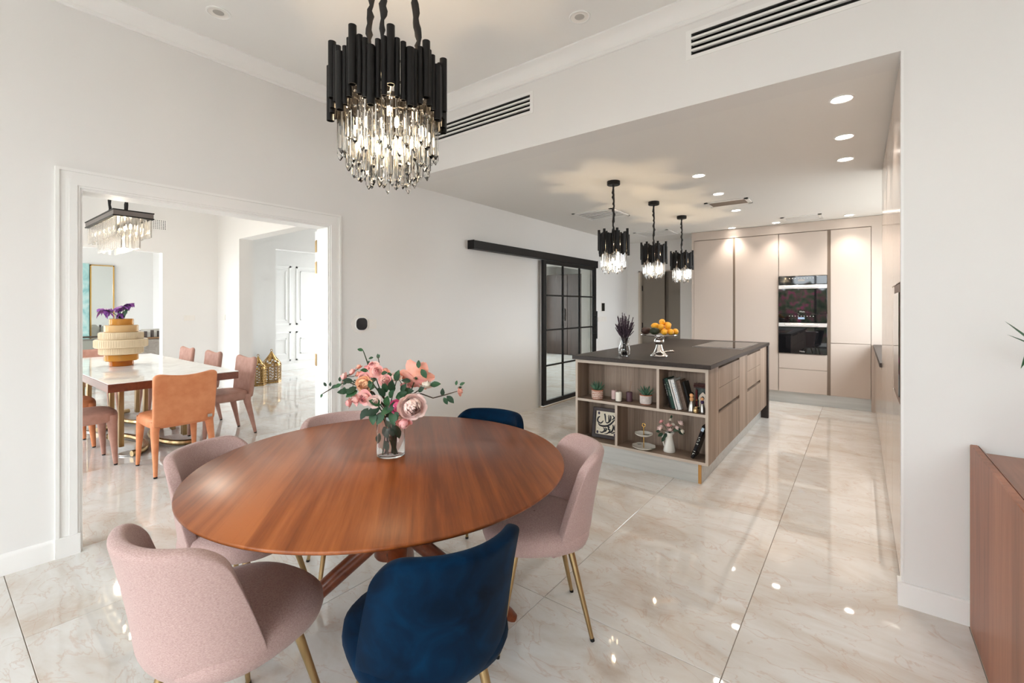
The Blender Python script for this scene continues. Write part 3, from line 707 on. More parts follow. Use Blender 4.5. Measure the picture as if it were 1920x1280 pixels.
part('steel_rim', M().box(-1.506, -.994, 5.314, 6.276, .9500, .9525), STEEL, hob)

# ------------------------------------------------------------------ things on the island worktop
lv = thing('glass_vase', 'small waisted clear glass vase of dried lavender on the island', 'vase', (*pz(1171, 667, .95).xy, .9503))
lx, ly = lv.location.xy
pr = [(.0,.004),(.038,.004),(.046,.012),(.050,.035),(.050,.06),(.042,.095),(.034,.115),(.036,.14),(.043,.168)]
part('glass', M().lathe([(.0,0),(.040,0),(.050,.012),(.054,.035),(.0535,.06),(.0455,.095),(.0375,.115),(.0395,.14),(.0465,.168)] + [(r, z) for r, z in pr[::-1]], (lx, ly, .9503), 28, False), CLEAR, lv)
lav = M(); LAV = noise_col('dried_lavender', [srgb(46,36,44), srgb(84,68,80)], 60, .9)
for k in range(90):
    a = random.uniform(0, 2*PI); r0 = random.uniform(0, .026); r1 = .088*math.sqrt(random.uniform(.02, 1)); h = random.uniform(.27, .41) - r1*.6
    a2 = a
    b0 = Vector((lx+r0*math.cos(a+2), ly+r0*math.sin(a+2), .958)); b1 = Vector((lx+.030*r1/.088*math.cos(a2), ly+.030*r1/.088*math.sin(a2), .95+.165)); b2 = Vector((lx+r1*math.cos(a2), ly+r1*math.sin(a2), .95+h))
    d = (b2-b1)
    lav.tube([b0, b1, b1+d*.3], .0015, 5)
    pts = [b1+d*(.3+.7*i/9) for i in range(10)]
    lav.tube(pts, [.0022+.0030*((i % 2)*.6+.4)*(1-.5*i/9) for i in range(10)], 6)
o = solo('lavender_bunch', lav, LAV, 'bunch of dried dark purple lavender standing in the waisted glass vase', 'dried flowers', (lx, ly, .958)); o['kind'] = 'stuff'
st = thing('cake_stand', 'polished silver pedestal stand carrying fruit on the island', 'cake stand', (*pz(1236, 668, .95).xy, .9503))
sx_, sy_ = st.location.xy
part('foot', M().lathe([(0,0),(.073,0),(.076,.006),(.074,.013),(.058,.026),(.043,.048),(.032,.075),(.025,.100),(.023,.108)], (sx_, sy_, .9503), 36), CHROME, st)
part('knop', M().lathe([(.022,.108),(.030,.110),(.041,.122),(.044,.138),(.041,.154),(.028,.165),(.02,.170),(.022,.178)], (sx_, sy_, .9503), 36), CHROME, st)
part('plate', M().lathe([(0,.178),(.024,.178),(.08,.182),(.152,.192),(.160,.197),(.159,.201),(.150,.199),(.08,.190),(0,.188)], (sx_, sy_, .9503), 44), CHROME, st)
zp = .95+.1965
LEMON = noise_col('lemon_skin', [srgb(236,160,34), srgb(248,190,58)], 22, .4, bump=.15)
AVO = noise_col('avocado_skin', [srgb(38,24,20), srgb(70,44,34)], 40, .5, bump=.6); AVOG = noise_col('avocado_green_skin', [srgb(22,30,16), srgb(44,54,30)], 40, .5, bump=.6)
def fruit(name, label, cat, off, r, m, group, tilt=0, tip=True):
    c = Vector((sx_, sy_, zp)) + RT*off[0] + FW*off[1] + UP*off[2]
    R = Matrix.Rotation(tilt, 3, 'Z')
    mm = M(); n, k = 16, 12; vs = []; fs = []
    for i in range(k+1):
        t = i/k; ths = PI*t; rr = math.sin(ths)**.9
        ext = 1 + (.10*(abs(math.cos(ths))**10) if tip else 0)
        for j in range(n):
            a = 2*PI*j/n; w = 1 if tip else (1-.16*t)
            vs.append(c + R @ Vector((-r[0]*math.cos(ths)*ext, r[1]*rr*math.cos(a)*w, r[2]*rr*math.sin(a)*w)))
    for i in range(k):
        for j in range(n): fs.append([i*n+j, i*n+(j+1) % n, (i+1)*n+(j+1) % n, (i+1)*n+j])
    mm.add(vs, fs); t = thing(name, label, cat, (c.x, c.y, c.z-r[2]), 0, group)
    part('skin', mm, m, t, 80)
    e0 = c + R @ Vector((r[0]*(1.08 if tip else .98), 0, 0)); e1 = c + R @ Vector((r[0]*(1.13 if tip else 1.03), 0, 0))
    part('stem_end', M().cyl(e0, e1, .004, n=8), TWIG, t)
lem = 'lemons on the silver stand'
LL = ['lemon on the silver plate right beside the green avocado', 'lemon on the silver plate between two other rim lemons', 'lemon on the silver plate farthest from the avocados', None, None, None, 'lemon in the second layer above the green avocado', 'lemon in the second layer above the rim lemons', 'lemon in the second layer behind the brown avocado', 'topmost lemon crowning the heap on the silver stand', None]
for k_, (ox, oy, oz, tl) in enumerate(((.018,-.085,.029,2.2),(.076,-.080,.030,2.2),(.131,-.045,.031,2.0),(.04,.0,.032,.65),(.085,.066,.031,.65),(.0,.066,.031,.65),(.004,-.04,.074,2.2),(.064,-.04,.078,2.2),(-.03,.02,.080,.5),(.03,.01,.116,1.9),(.085,.035,.088,.65))):
    fruit('lemon', LL[k_] or 'lemon buried inside the heap on the silver stand', 'lemon', (ox, oy, oz), (.0345, .0275, .0275), LEMON, lem, tl)
fruit('avocado', 'brown avocado at the edge of the silver stand', 'avocado', (-.116, .012, .037), (.046, .036, .036), AVO, 'avocados on the silver stand', .9, False)
fruit('avocado', 'dark green avocado between the brown one and the lemons', 'avocado', (-.056, -.052, .036), (.044, .035, .035), AVOG, 'avocados on the silver stand', .2, False)
spn = pz(1252, 660, .95)
solo('spoon_rest', M().tube([spn+RT*-.05, spn+RT*.0+UP*.008, spn+RT*.045+UP*.010, spn+RT*.062+UP*.006], [.006, .007, .010, .006], 10), CHROME, 'small silver piece lying behind the cake stand', 'utensil', tuple(spn))

# ------------------------------------------------------------------ things on the island shelves
Z1, Z0 = .5581, .1841
def leaf_pts(base, d, up, L, W, curl=.3):
    d = d.normalized(); side = d.cross(up).normalized(); n = side.cross(d)
    prof = [(0,.12),(.2,.75),(.45,1.0),(.7,.78),(.88,.38),(1,.02)]
    vs = []; fs = []
    for t, w in prof:
        c = base + d*(L*t) - n*(curl*L*t*t)
        vs += [c - side*(W*w/2) + n*(W*w*.12), c, c + side*(W*w/2) + n*(W*w*.12)]
    for i in range(len(prof)-1):
        a = i*3; fs += [[a, a+1, a+4, a+3], [a+1, a+2, a+5, a+4]]
    return vs, fs
def succulent(label, u, v, r, h, potm, n):
    p = pz(u, v, Z1); t = thing('potted_succulent', label, 'potted plant', (p.x, p.y, Z1), 0, 'succulents on the island shelf')
    part('saucer_ring', M().lathe([(0,0),(r*.9,0),(r*.92,.006),(0,.006)], p, 24), mat('terracotta', srgb(150,82,52), .7), t)
    part('pot', M().lathe([(0,.004),(r*.9,.004),(r*.98,.012),(r,.03),(r,h-.004),(r*.98,h),(r*.9,h),(r*.88,h-.012),(0,h-.012)], p, 28), potm, t)
    part('rim', M().lathe([(r*.88,h-.004),(r*1.005,h-.004),(r*1.005,h+.002),(r*.88,h+.002)], p, 28, False), mat('terracotta_rim', srgb(182,100,62), .7), t)
    c = p + UP*(h-.006)
    for k in range(n):
        ring = k / n; a = k*2.4; el = .35 + 1.0*ring
        d = Vector((math.cos(a)*math.cos(el), math.sin(a)*math.cos(el), math.sin(el)))
        L = .085 - .02*abs(ring-.5)
        q = c + Vector((d.x, d.y, 0))*.008
        mm = M(); pts = [q + d*(L*s) + UP*(.012*s*s) for s in (0, .3, .6, .85, 1)]
        mm.tube(pts, [.008, .0095, .0075, .004, .0008], 6, flat=.55)
        part('leaf', mm, SUCC, t)
def ring_pot(name, ca, cb, bands):
    m = mat(name, ca, .75); N, L, I = nodes(m)
    tc = N.new('ShaderNodeTexCoord'); w = N.new('ShaderNodeTexWave'); w.bands_direction = 'Z'; w.inputs['Scale'].default_value = bands; w.inputs['Distortion'].default_value = 6; w.inputs['Detail Scale'].default_value = 12
    r = ramp(N, [(.3, cb), (.55, ca)]); L.new(tc.outputs['Object'], w.inputs['Vector']); L.new(w.outputs['Fac'], r.inputs['Fac']); L.new(r.outputs['Color'], I['Base Color']); return m
succulent('spiky succulent in a white pot with terracotta pattern on the upper shelf', 1120, 747, .052, .082, ring_pot('patterned_pot', srgb(222,206,194), srgb(156,96,74), 18), 22)
succulent('open succulent in a plain whitish pot beside the shelf divider', 1211, 757, .052, .080, noise_col('white_pot', [srgb(196,184,178), srgb(222,212,206)], 40, .8), 18)
def candle(label, u, v, r, h, m, reed=False):
    p = pz(u, v, Z1); t = thing('pillar_candle', label, 'candle', (p.x, p.y, Z1), 0, 'candles on the island shelf')
    part('dish', M().lathe([(0,0),(r*1.12,0),(r*1.15,.004),(0,.004)], p, 22), mat('candle_dish', srgb(60,50,44), .5), t)
    part('wax', M().lathe([(0,.004),(r,.004),(r,h-.004),(r*.94,h),(r*.5,h-.003),(0,h-.005)], p, 26), m, t)
    part('wick', M().cyl(p+UP*(h-.006), p+UP*(h+.010), .0012, n=6), TWIG, t)
    if reed:
        for dx in (.0, .012): part('reed', M().cyl(p+UP*(h-.01), p+UP*(h+.10)+RT*(.012+dx), .0012, n=5), mat('reed_straw', srgb(150,116,90), .8), t)
candle('white pillar candle in front of the pink one', 1160, 752, .027, .083, mat('white_wax', srgb(234,228,214), .5))
candle('pale pink pillar candle half behind the white one', 1152, 748, .027, .083, mat('pink_wax', srgb(206,176,172), .5))
candle('plum pillar candle with thin reeds on the upper shelf', 1180, 752, .027, .083, mat('plum_wax', srgb(92,62,72), .5), True)
# leaning books; the worn spine lettering cannot be read in the photograph, so it is built as strokes of the same size
def spine_strokes(n, size, m, parent, xc, zc):
    mm = M(); rnd = random.Random(n*100+int(size*1e4)); st_ = size*.62; z = zc + n*st_/2
    for k in range(n):
        w = size*.5; h = st_*.62
        mm.box(xc-w/2, xc+w/2, -.0006, -.0001, z-h*.22, z)
        if rnd.random() < .7: mm.box(xc-w/2, xc-w/2+w*.25, -.0006, -.0001, z-h, z-h*.22)
        if rnd.random() < .5: mm.box(xc+w/2-w*.25, xc+w/2, -.0006, -.0001, z-h, z-h*.22)
        z -= st_*(1 if rnd.random() < .85 else 1.4)
    part('spine_lettering', mm, m, parent, world=False)
def book(label, xb, y0, y1, w, h, lean, cover, page, texts=()):
    """stands on the upper shelf at xb, leaning to the left by `lean` radians; spine faces the room"""
    t = thing('book', label, 'book', (xb, y0, Z1), 0, 'books leaning on the island shelf'); t.rotation_euler = (0, -lean, 0)
    part('cover', M().box(0, .003, 0, y1-y0, 0, h).box(w-.003, w, 0, y1-y0, 0, h).box(0, w, 0, .003, 0, h), cover, t, world=False)
    part('pages', M().box(.003, w-.003, .003, y1-y0-.004, .004, h-.004), page, t, world=False)
    for (txt, size, zc, xc, m) in texts:
        spine_strokes(txt, size, m, t, xc, zc)
PAGE = mat('paper', srgb(226,218,202), .8)
inkw = mat('white_ink', srgb(220,220,212), .6); inkb = mat('blue_ink', srgb(70,120,160), .6); inkr = mat('red_ink', srgb(190,120,110), .6); inkd = mat('dark_ink', srgb(70,48,40), .6)
ln = .265
book('black book at the end of the row against the shelf divider', -1.254, 3.80, 3.945, .018, .245, ln, mat('black_cover', srgb(16,16,16), .5), PAGE, ((10, .016, .15, .009, inkw),))
book('dark green book leaning between the black and white ones', -1.233, 3.785, 3.94, .030, .252, ln, mat('green_cover', srgb(22,60,50), .45), PAGE, ((13, .014, .16, .015, inkw),))
book('slim white book leaning beside the green one', -1.201, 3.775, 3.94, .016, .248, ln, mat('white_cover', srgb(222,220,214), .5), PAGE, ())
book('thick white book with blue and red lettering on its spine', -1.184, 3.772, 3.94, .034, .247, ln, mat('white_cover_b', srgb(214,214,212), .5), PAGE, ((12, .022, .135, .022, inkb), (14, .012, .135, .008, inkr)))
book('grey brown book leaning with faded lettering', -1.148, 3.80, 3.94, .036, .240, ln, mat('brown_cover', srgb(110,92,80), .6), PAGE, ((9, .024, .15, .018, inkd),))
book('black book at the right end of the leaning row', -1.110, 3.832, 3.94, .022, .228, ln, mat('black_cover_b', srgb(22,20,20), .5), PAGE)
# arched house plaque and figurines
pq = thing('arch_plaque', 'painted house front plaque with pointed arch and tiled eave on the upper shelf', 'ornament', (-.99, 3.90, Z1))
qy = 3.905; qx = -.034
part('panel', M().rbox(qx-1.045, qx-.955, qy, qy+.015, Z1, Z1+.178, .002), noise_col('teal_stone', [srgb(44,54,54), srgb(86,96,92)], 60, .8), pq)
arch = [(-.026,0),(.026,0),(.026,.05),(.030,.052),(.030,.066),(.022,.084),(.010,.098),(0,.108),(-.010,.098),(-.022,.084),(-.030,.066),(-.030,.052),(-.026,.05)]
part('arch', M().prism(arch, 0, .004, lambda a, b, h: (qx-.988+a*1.15, qy-h, Z1+.02+b*1.15)), mat('cream_paint', srgb(240,222,204), .6), pq)
part('column', M().cyl((qx-1.036, qy-.008, Z1), (qx-1.036, qy-.008, Z1+.16), .008, n=12), mat('red_paint', srgb(96,22,26), .5), pq)
part('column_band', M().cyl((qx-1.036, qy-.008, Z1+.072), (qx-1.036, qy-.008, Z1+.080), .0095, n=12), GOLD, pq)
ev = part('eave', M().prism([(-.055,.178),(.045,.178),(.045,.192),(.036,.215),(-.044,.215),(-.055,.192)], -.004, .030, lambda a, b, h: (qx-1.0+a, qy-h+.01, Z1+b)), mat('brown_tile_roof', srgb(58,26,20), .6), pq)
for k in range(9): part('roof_tile', M().cyl((qx-1.052+.0115*k, qy-.022, Z1+.190), (qx-1.048+.011*k, qy-.010, Z1+.214), .0055, n=8), mat('roof_tile_brown', srgb(70,32,24), .6), ev)
part('hanging_cord', M().tube([(qx-1.03, qy-.004, Z1+.215), (qx-.995, qy-.002, Z1+.242), (qx-.962, qy-.004, Z1+.215)], .0016, 6), mat('cord', srgb(160,140,110), .8), pq)
def figurine(label, x, y, s, dress, top):
    t = thing('bell_figurine', label, 'figurine', (x, y, Z1), 0, 'bell figurines on the upper shelf')
    c = (x, y, Z1)
    part('skirt', M().lathe([(0,0),(.027*s,0),(.0285*s,.006*s),(.025*s,.016*s),(.020*s,.040*s),(.014*s,.064*s),(.010*s,.072*s),(0,.072*s)], c, 24), dress, t)
    part('body', M().lathe([(0,.070*s),(.010*s,.072*s),(.014*s,.080*s),(.013*s,.092*s),(.006*s,.098*s),(0,.098*s)], c, 18), top, t)
    part('head', M().ball((x, y, Z1+.110*s), .0145*s, 14, 10), mat('figurine_wood', srgb(222,164,116), .5), t)
    part('hair', M().ball((x+.001, y+.005, Z1+.116*s), (.0145*s, .013*s, .012*s), 12, 8), BLACK, t)
    part('topknot', M().ball((x+.003, y+.003, Z1+.128*s), .005*s, 8, 6), BLACK, t)
SILV = mat('aged_silver', (.42,.40,.37), .3, metal=1)
figurine('silver bell-shaped doll figurine with wooden bead body beside the books', -1.079, 3.79, 1.18, SILV, mat('figurine_bead', srgb(214,160,110), .5))
figurine('silver bell-shaped doll figurine with purple top before the arch', -1.0, 3.80, .98, SILV, mat('purple_top', srgb(60,40,80), .6))
bt = thing('brass_pot', 'tiny brass pot with carrying handle between the bell figurines', 'ornament', (-1.036, 3.748, Z1))
part('pot', M().lathe([(0,0),(.018,0),(.021,.008),(.020,.030),(.013,.040),(.014,.048),(.011,.048),(.010,.04),(0,.03)], (-1.036, 3.748, Z1), 20), BRASS, bt)
part('handle', M().tube([(-1.028, 3.748, Z1+.046), (-1.020, 3.748, Z1+.056), (-1.012, 3.748, Z1+.052)], .0025, 6), BRASS, bt)
# framed calligraphy: strokes laid out from the sheet's own 0..1 square
def brush(m, pts, ws, fr, h):
    P = [Vector((a, b)) for a, b in pts]
    Q = []; W = []
    for i in range(len(P)-1):
        p0, p1, p2, p3 = P[max(i-1,0)], P[i], P[i+1], P[min(i+2, len(P)-1)]
        for k in range(5):
            t = k/5; Q.append(.5*((2*p1)+(p2-p0)*t+(2*p0-5*p1+4*p2-p3)*t*t+(3*p1-p0-3*p2+p3)*t**3)); W.append(ws[i]*(1-t)+ws[i+1]*t)
    Q.append(P[-1]); W.append(ws[-1])
    vs = []; fs = []
    for i, q in enumerate(Q):
        d = (Q[min(i+1, len(Q)-1)]-Q[max(i-1, 0)]); d = d.normalized() if d.length else Vector((1, 0)); nn = Vector((-d.y, d.x))
        for s in (1, -1): a = q+nn*(s*W[i]/2); vs.append(fr(a.x, a.y, h))
    for i in range(len(Q)-1): fs.append([2*i, 2*i+1, 2*i+3, 2*i+2])
    m.add(vs, fs)
fx0, fx1, fz0 = -2.015, -1.718, Z0
pf = thing('framed_calligraphy', 'dark framed square of black Arabic calligraphy on the lower shelf', 'picture', (-1.86, 3.86, Z0+.0016)); pf.rotation_euler = (-.14, 0, .05)
FW_, FH_ = .285, .275; fb = .032
DFR = wood('dark_frame', [srgb(34,22,24), srgb(58,38,38)], .4)
part('frame_side', M().rbox(-FW_/2, -FW_/2+fb, -.012, .008, 0, FH_, .003), DFR, pf, world=False)
part('frame_side', M().rbox(FW_/2-fb, FW_/2, -.012, .008, 0, FH_, .003), DFR, pf, world=False)
part('frame_side', M().rbox(-FW_/2, FW_/2, -.0125, .0075, 0, fb, .003), DFR, pf, world=False)
part('frame_side', M().rbox(-FW_/2, FW_/2, -.0125, .0075, FH_-fb, FH_, .003), DFR, pf, world=False)
shm = part('sheet', M().box(-FW_/2+fb-.002, FW_/2-fb+.002, .0, .004, fb-.002, FH_-fb+.002), mat('ivory_sheet', srgb(226,216,196), .7), pf, world=False)
cw, ch = FW_-2*fb, FH_-2*fb
fr = lambda a, b, h: (-cw/2 + a*cw, -h, fb + b*ch)
cm = M()
K = [([(.17,.76),(.10,.70),(.07,.60),(.10,.52),(.20,.47),(.28,.52),(.33,.60)], [.03,.05,.055,.05,.045,.04,.02]),
     ([(.10,.46),(.18,.38),(.34,.36),(.52,.40),(.66,.50),(.78,.64),(.84,.72)], [.02,.05,.06,.06,.055,.045,.015]),
     ([(.37,.90),(.40,.80),(.42,.66),(.44,.55)], [.05,.05,.04,.02]), ([(.44,.55),(.50,.52),(.58,.58),(.57,.74),(.56,.88)], [.03,.04,.05,.045,.02]),
     ([(.64,.86),(.65,.72),(.62,.60),(.50,.50)], [.04,.05,.04,.02]), ([(.72,.88),(.80,.80),(.86,.84)], [.02,.045,.02]), ([(.70,.66),(.80,.76),(.92,.80)], [.02,.05,.015]),
     ([(.88,.56),(.84,.40),(.86,.26),(.95,.30),(.99,.40),(.92,.44)], [.03,.05,.055,.05,.04,.02]),
     ([(.76,.48),(.78,.34),(.72,.18),(.60,.12),(.52,.06)], [.03,.05,.055,.045,.02]), ([(.52,.34),(.60,.36),(.56,.26),(.64,.24),(.60,.14),(.50,.06),(.40,.04)], [.03,.04,.045,.045,.04,.03,.01]),
     ([(.42,.30),(.48,.26),(.46,.18),(.40,.12)], [.02,.05,.05,.02]), ([(.34,.30),(.40,.24),(.38,.14),(.28,.08),(.18,.10)], [.02,.045,.05,.045,.015]),
     ([(.70,.10),(.80,.14),(.92,.22)], [.02,.04,.02])]
for pts, ws in K: brush(cm, pts, [w_*1.35 for w_ in ws], fr, .0006)
for (a, b, s) in ((.10,.26,.03),(.16,.22,.03),(.20,.27,.025),(.58,.42,.03),(.66,.45,.025),(.72,.50,.025),(.90,.62,.03),(.94,.56,.025),(.50,.80,.025),(.30,.24,.02)):
    cm.add([fr(a, b+s/2, .0006), fr(a-s/2, b, .0006), fr(a, b-s/2, .0006), fr(a+s/2, b, .0006)], [[0,1,2,3]])
part('calligraphy', cm, mat('black_ink', srgb(24,18,22), .6), shm, world=False)
cor = M()
for (a, b) in ((.12,.90), (.93,.86), (.09,.08), (.86,.06)):
    cor.add([fr(a+.055*math.cos(PI/3*k), b+.07*math.sin(PI/3*k), .0005) for k in range(6)], [list(range(6))])
part('corner_flower', cor, mat('plum_ink', srgb(48,34,60), .6), shm, world=False)
# two-tier plate stand
q = pz(1207, 840, Z0); tt = thing('two_tier_plate_stand', 'white two tier cake plate with gold rod on the lower shelf', 'cake stand', (q.x, q.y, Z0))
PORC = mat('white_porcelain', srgb(226,224,216), .2)
def scal(r, z, n=48, amp=.03): return [(r*(1+amp*math.cos(8*2*PI*k/n))*math.cos(2*PI*k/n), r*(1+amp*math.cos(8*2*PI*k/n))*math.sin(2*PI*k/n), z) for k in range(n)]
def plate(c, r):
    m = M(); n = 48; rings = [scal(r*.02, .004), scal(r*.55, .004, amp=.0), scal(r*.8, .012, amp=.015), scal(r, .022), scal(r*.985, .018), scal(r*.72, .003, amp=.01), scal(r*.5, 0, amp=0), scal(r*.02, 0)]
    vs = [Vector(c)+Vector(p) for rg in rings for p in rg]; fs = []
    for i in range(len(rings)-1):
        for k in range(n): fs.append([i*n+k, (i+1)*n+k, (i+1)*n+(k+1) % n, i*n+(k+1) % n])
    return m.add(vs, fs)
p1 = part('plate', plate((q.x, q.y, Z0), .098), PORC, tt, 60); p2 = part('plate', plate((q.x, q.y, Z0+.108), .076), PORC, tt, 60)
part('rod', M().cyl((q.x, q.y, Z0+.003), (q.x, q.y, Z0+.185), .004, n=10), GOLD, tt)
part('ring_handle', M().tube([(q.x+.014*math.sin(a*PI/10), q.y, Z0+.199-.014*math.cos(a*PI/10)) for a in range(21)], .0028, 8), GOLD, tt)
for pp, zz, ofs in ((p1, Z0+.019, ((-.07,.02),(.07,-.03))), (p2, Z0+.1125, ((-.02,.02),(.01,.03)))):
    lm = M()
    for (ox, oy) in ofs:
        for k in range(3):
            vs, fs = leaf_pts(Vector((q.x+ox+.008*k, q.y+oy, zz+.001)), Vector((1, .4*k-.4, .05)), UP, .03, .014, 0); lm.add(vs, fs)
    part('painted_leaf', lm, DGREEN, pp)
# white jug with small roses
def petal_fn(R, rad, h, curl, a0, width, c, ph, tip=.60):
    def fn(u, v):
        a = a0 + (u-.5)*width*math.sin(PI*(.22+tip*v))
        rr = rad*(.22 + .78*math.sin(PI/2*min(1, v*1.5))) + curl*rad*max(0, v-.55)**1.3*2.2
        z = h*(v - (.35*max(0, v-.6) if curl > 0 else 0)) - .10*h*abs(u-.5)*2*v + .11*h*math.sin(9*u+ph)*v*v
        return c + R @ Vector((rr*math.cos(a), rr*math.sin(a), z))
    return fn
def frame_of(d):
    d = d.normalized(); x = d.orthogonal().normalized(); y = d.cross(x); return Matrix((x, y, d)).transposed()
def blossom(c, d, r, layers=3, wide=False):
    """list of petal meshes of a rose head, outermost first; the last one is the heart"""
    R = frame_of(Vector(d)); out = []; rnd = random.Random(int(abs(c.x*1e4))+int(abs(c.z*1e4)))
    lay = [(1.0,.72,.30,6),(.90,.95,.02,6),(.78,1.10,-.32,5),(.64,1.20,-.48,5),(.48,1.27,-.6,4),(.32,1.32,-.7,3)]
    if wide: lay = [(1.15,.62,.55,6),(.85,.8,.25,5),(.6,.95,.0,5),(.35,1.0,-.2,3)]
    if layers == 2: lay = lay[::2]
    elif layers == 3: lay = lay[:1]+lay[2:5]
    c0 = c - R @ Vector((0, 0, r*.5))
    for i, (f, hh, cu, n) in enumerate(lay):
        for k in range(n):
            m = M(); m.grid(petal_fn(R, r*f*rnd.uniform(.88, 1.08), r*hh*rnd.uniform(.86, 1.12), cu, 2*PI*k/n + i*.65 + rnd.uniform(-.15, .15), (1.25 if wide else 1.45)*2*PI/n, c0, rnd.uniform(0, 6), .72 if wide else .60), 6, 6); out.append(m)
    m = M()
    for k in range(3): m.grid(petal_fn(R, r*.17, r*(.95 if wide else 1.30), -.7, 2*PI*k/3, 2.6, c0, k), 5, 5)
    m.ball(c0 + R @ Vector((0, 0, r*.75)), (r*.22, r*.22, r*.40), 10, 8, R)
    out.append(m)
    return out
def add_blossom(parent, c, d, r, m, layers=3, petals=False, name='blossom', wide=False):
    ps = blossom(c, d, r, layers, wide)
    if petals:
        o = part(name, ps[-1], m, parent, 60)
        for p_ in ps[:-1]: part('petal', p_, m, o, 60)
    else:
        mm = M()
        for p_ in ps: mm.add(p_.v, p_.f)
        o = part(name, mm, m, parent, 60)
    R = frame_of(Vector(d)); sm = M()
    for k in range(5):
        a = 2*PI*k/5; vs, fs = leaf_pts(c - R @ Vector((0, 0, r*.52)), R @ Vector((math.cos(a), math.sin(a), .25)), R @ Vector((0, 0, 1)), r*.75, r*.35, -.3); sm.add(vs, fs)
    part('calyx', sm, GREEN, o, 60)
    return o
q = pz(1255, 846, Z0); jg = thing('white_jug', 'white enamel jug of small pale roses on the lower shelf', 'jug', (q.x, q.y, Z0))
part('body', M().lathe([(0,0),(.046,0),(.049,.005),(.047,.02),(.034,.085),(.028,.115),(.026,.13),(.031,.150),(.037,.163),(.035,.164),(.028,.150),(.023,.13),(.026,.1),(.04,.03),(.04,.008),(0,.006)], q, 30), PORC, jg)
part('spout', M().tube([q+RT*.028+UP*.148, q+RT*.040+UP*.161], [.010, .004], 8), PORC, jg)
part('handle', M().tube([q-RT*.034+UP*.145, q-RT*.056+UP*.135, q-RT*.060+UP*.11, q-RT*.046+UP*.06, q-RT*.042+UP*.045], .005, 8), PORC, jg)
jb = thing('rose_bunch', 'bunch of small faded pink roses in the white jug', 'flowers', (q.x, q.y, Z0+.10))
for (u, v, r, m_) in ((1237,803,.027,ROSEL),(1276,793,.026,ROSEL),(1278,808,.024,ROSEW),(1254,797,.024,ROSEP),(1257,787,.014,ROSEW),(1240,790,.018,ROSEP),(1269,802,.022,ROSEL),(1256,806,.022,ROSEL),(1262,796,.018,ROSEW)):
    dd = (q-CAM).dot(FW) + random.uniform(-.02, .02); c = pd(u, v, dd)
    top = q+UP*.155; part('stem', M().tube([q+UP*.03, top, c], .0018, 6), STEM, jb)
    add_blossom(jb, c, (c-top)+UP*.02, r, m_, 2)
for (u, v, dx, dz, L) in ((1243,812,-1,-.5,.05),(1246,818,-.6,-1,.05),(1238,808,-1,0,.04),(1266,806,1,.2,.045),(1272,810,1,-.2,.05),(1258,784,.2,1,.03),(1250,812,-.6,-.8,.05),(1262,808,.6,.4,.04)):
    vs, fs = leaf_pts(pd(u, v, (q-CAM).dot(FW)-.02), RT*dx+UP*dz-FW*.2, -FW+UP*.3, L, L*.6, .1); part('leaf', M().add(vs, fs), DGREEN, jb, 60)
# leaning black book
t = thing('book', 'black glossy book leaning against the side of the lower shelf', 'book', (-1.083, 3.765, Z0+.0092)); t.rotation_euler = (0, .33, .0)
part('cover', M().rbox(0, .026, 0, .16, 0, .285, .004), mat('glossy_black_cover', srgb(12,12,18), .2), t, world=False)
for txt, sz, zc in ((4, .026, .155), (2, .03, .045)):
    spine_strokes(txt, sz, inkw, t, .013, zc)
part('cover_picture', M().box(.003, .023, -.0006, 0, .24, .27), mat('pale_blue_print', srgb(180,200,216), .4), t, world=False)

# ------------------------------------------------------------------ pendants
def crystal_mesh(L, w):
    pts = [(w*math.cos(PI/4+k*PI/2)*1.0, w*math.sin(PI/4+k*PI/2)*.7) for k in range(4)]
    vs = [(a*.6, b*.6, 0) for a, b in pts] + [(a, b, -.01) for a, b in pts] + [(a, b, -L+.018) for a, b in pts] + [(pts[0][0]*.2, pts[0][1]*.2, -L), (pts[1][0]*.2, pts[1][1]*.2, -L+.004), (pts[2][0]*.2, pts[2][1]*.2, -L), (pts[3][0]*.2, pts[3][1]*.2, -L+.004)]
    fs = [[3,2,1,0], [12,13,14,15]]
    for i in range(3):
        for k in range(4): fs.append([i*4+k, i*4+(k+1) % 4, (i+1)*4+(k+1) % 4, (i+1)*4+k])
    return M().add(vs, [f[::-1] for f in fs]).mesh('crystal', CRYSTAL)
def tube_mesh(L, r):
    n = 16; m = M(); ring = lambda rr, z: [(rr*math.cos(2*PI*k/n), rr*math.sin(2*PI*k/n), z) for k in range(n)]
    vs = ring(r, 0)+ring(r, L)+ring(r*.82, L)+ring(r*.82, 0); fs = []
    for i in range(4):
        for k in range(n): fs.append([i*n+k, i*n+(k+1) % n, ((i+1) % 4)*n+(k+1) % n, ((i+1) % 4)*n+k])
    return m.add(vs, fs).mesh('tube', BLACKP, 40)
def sleeve(p0, p1, r, amp, seg, seed):
    rnd = random.Random(seed); p0, p1 = Vector(p0), Vector(p1); pts = []; rad = []
    for i in range(seg+1):
        t = i/seg; pts.append(p0.lerp(p1, t) + Vector((rnd.uniform(-1,1), rnd.uniform(-1,1), 0))*r*.35*(0 < i < seg)); rad.append(r*(1+amp*rnd.uniform(-1, 1)))
    return M().tube(pts, rad, 10, flat=.8)
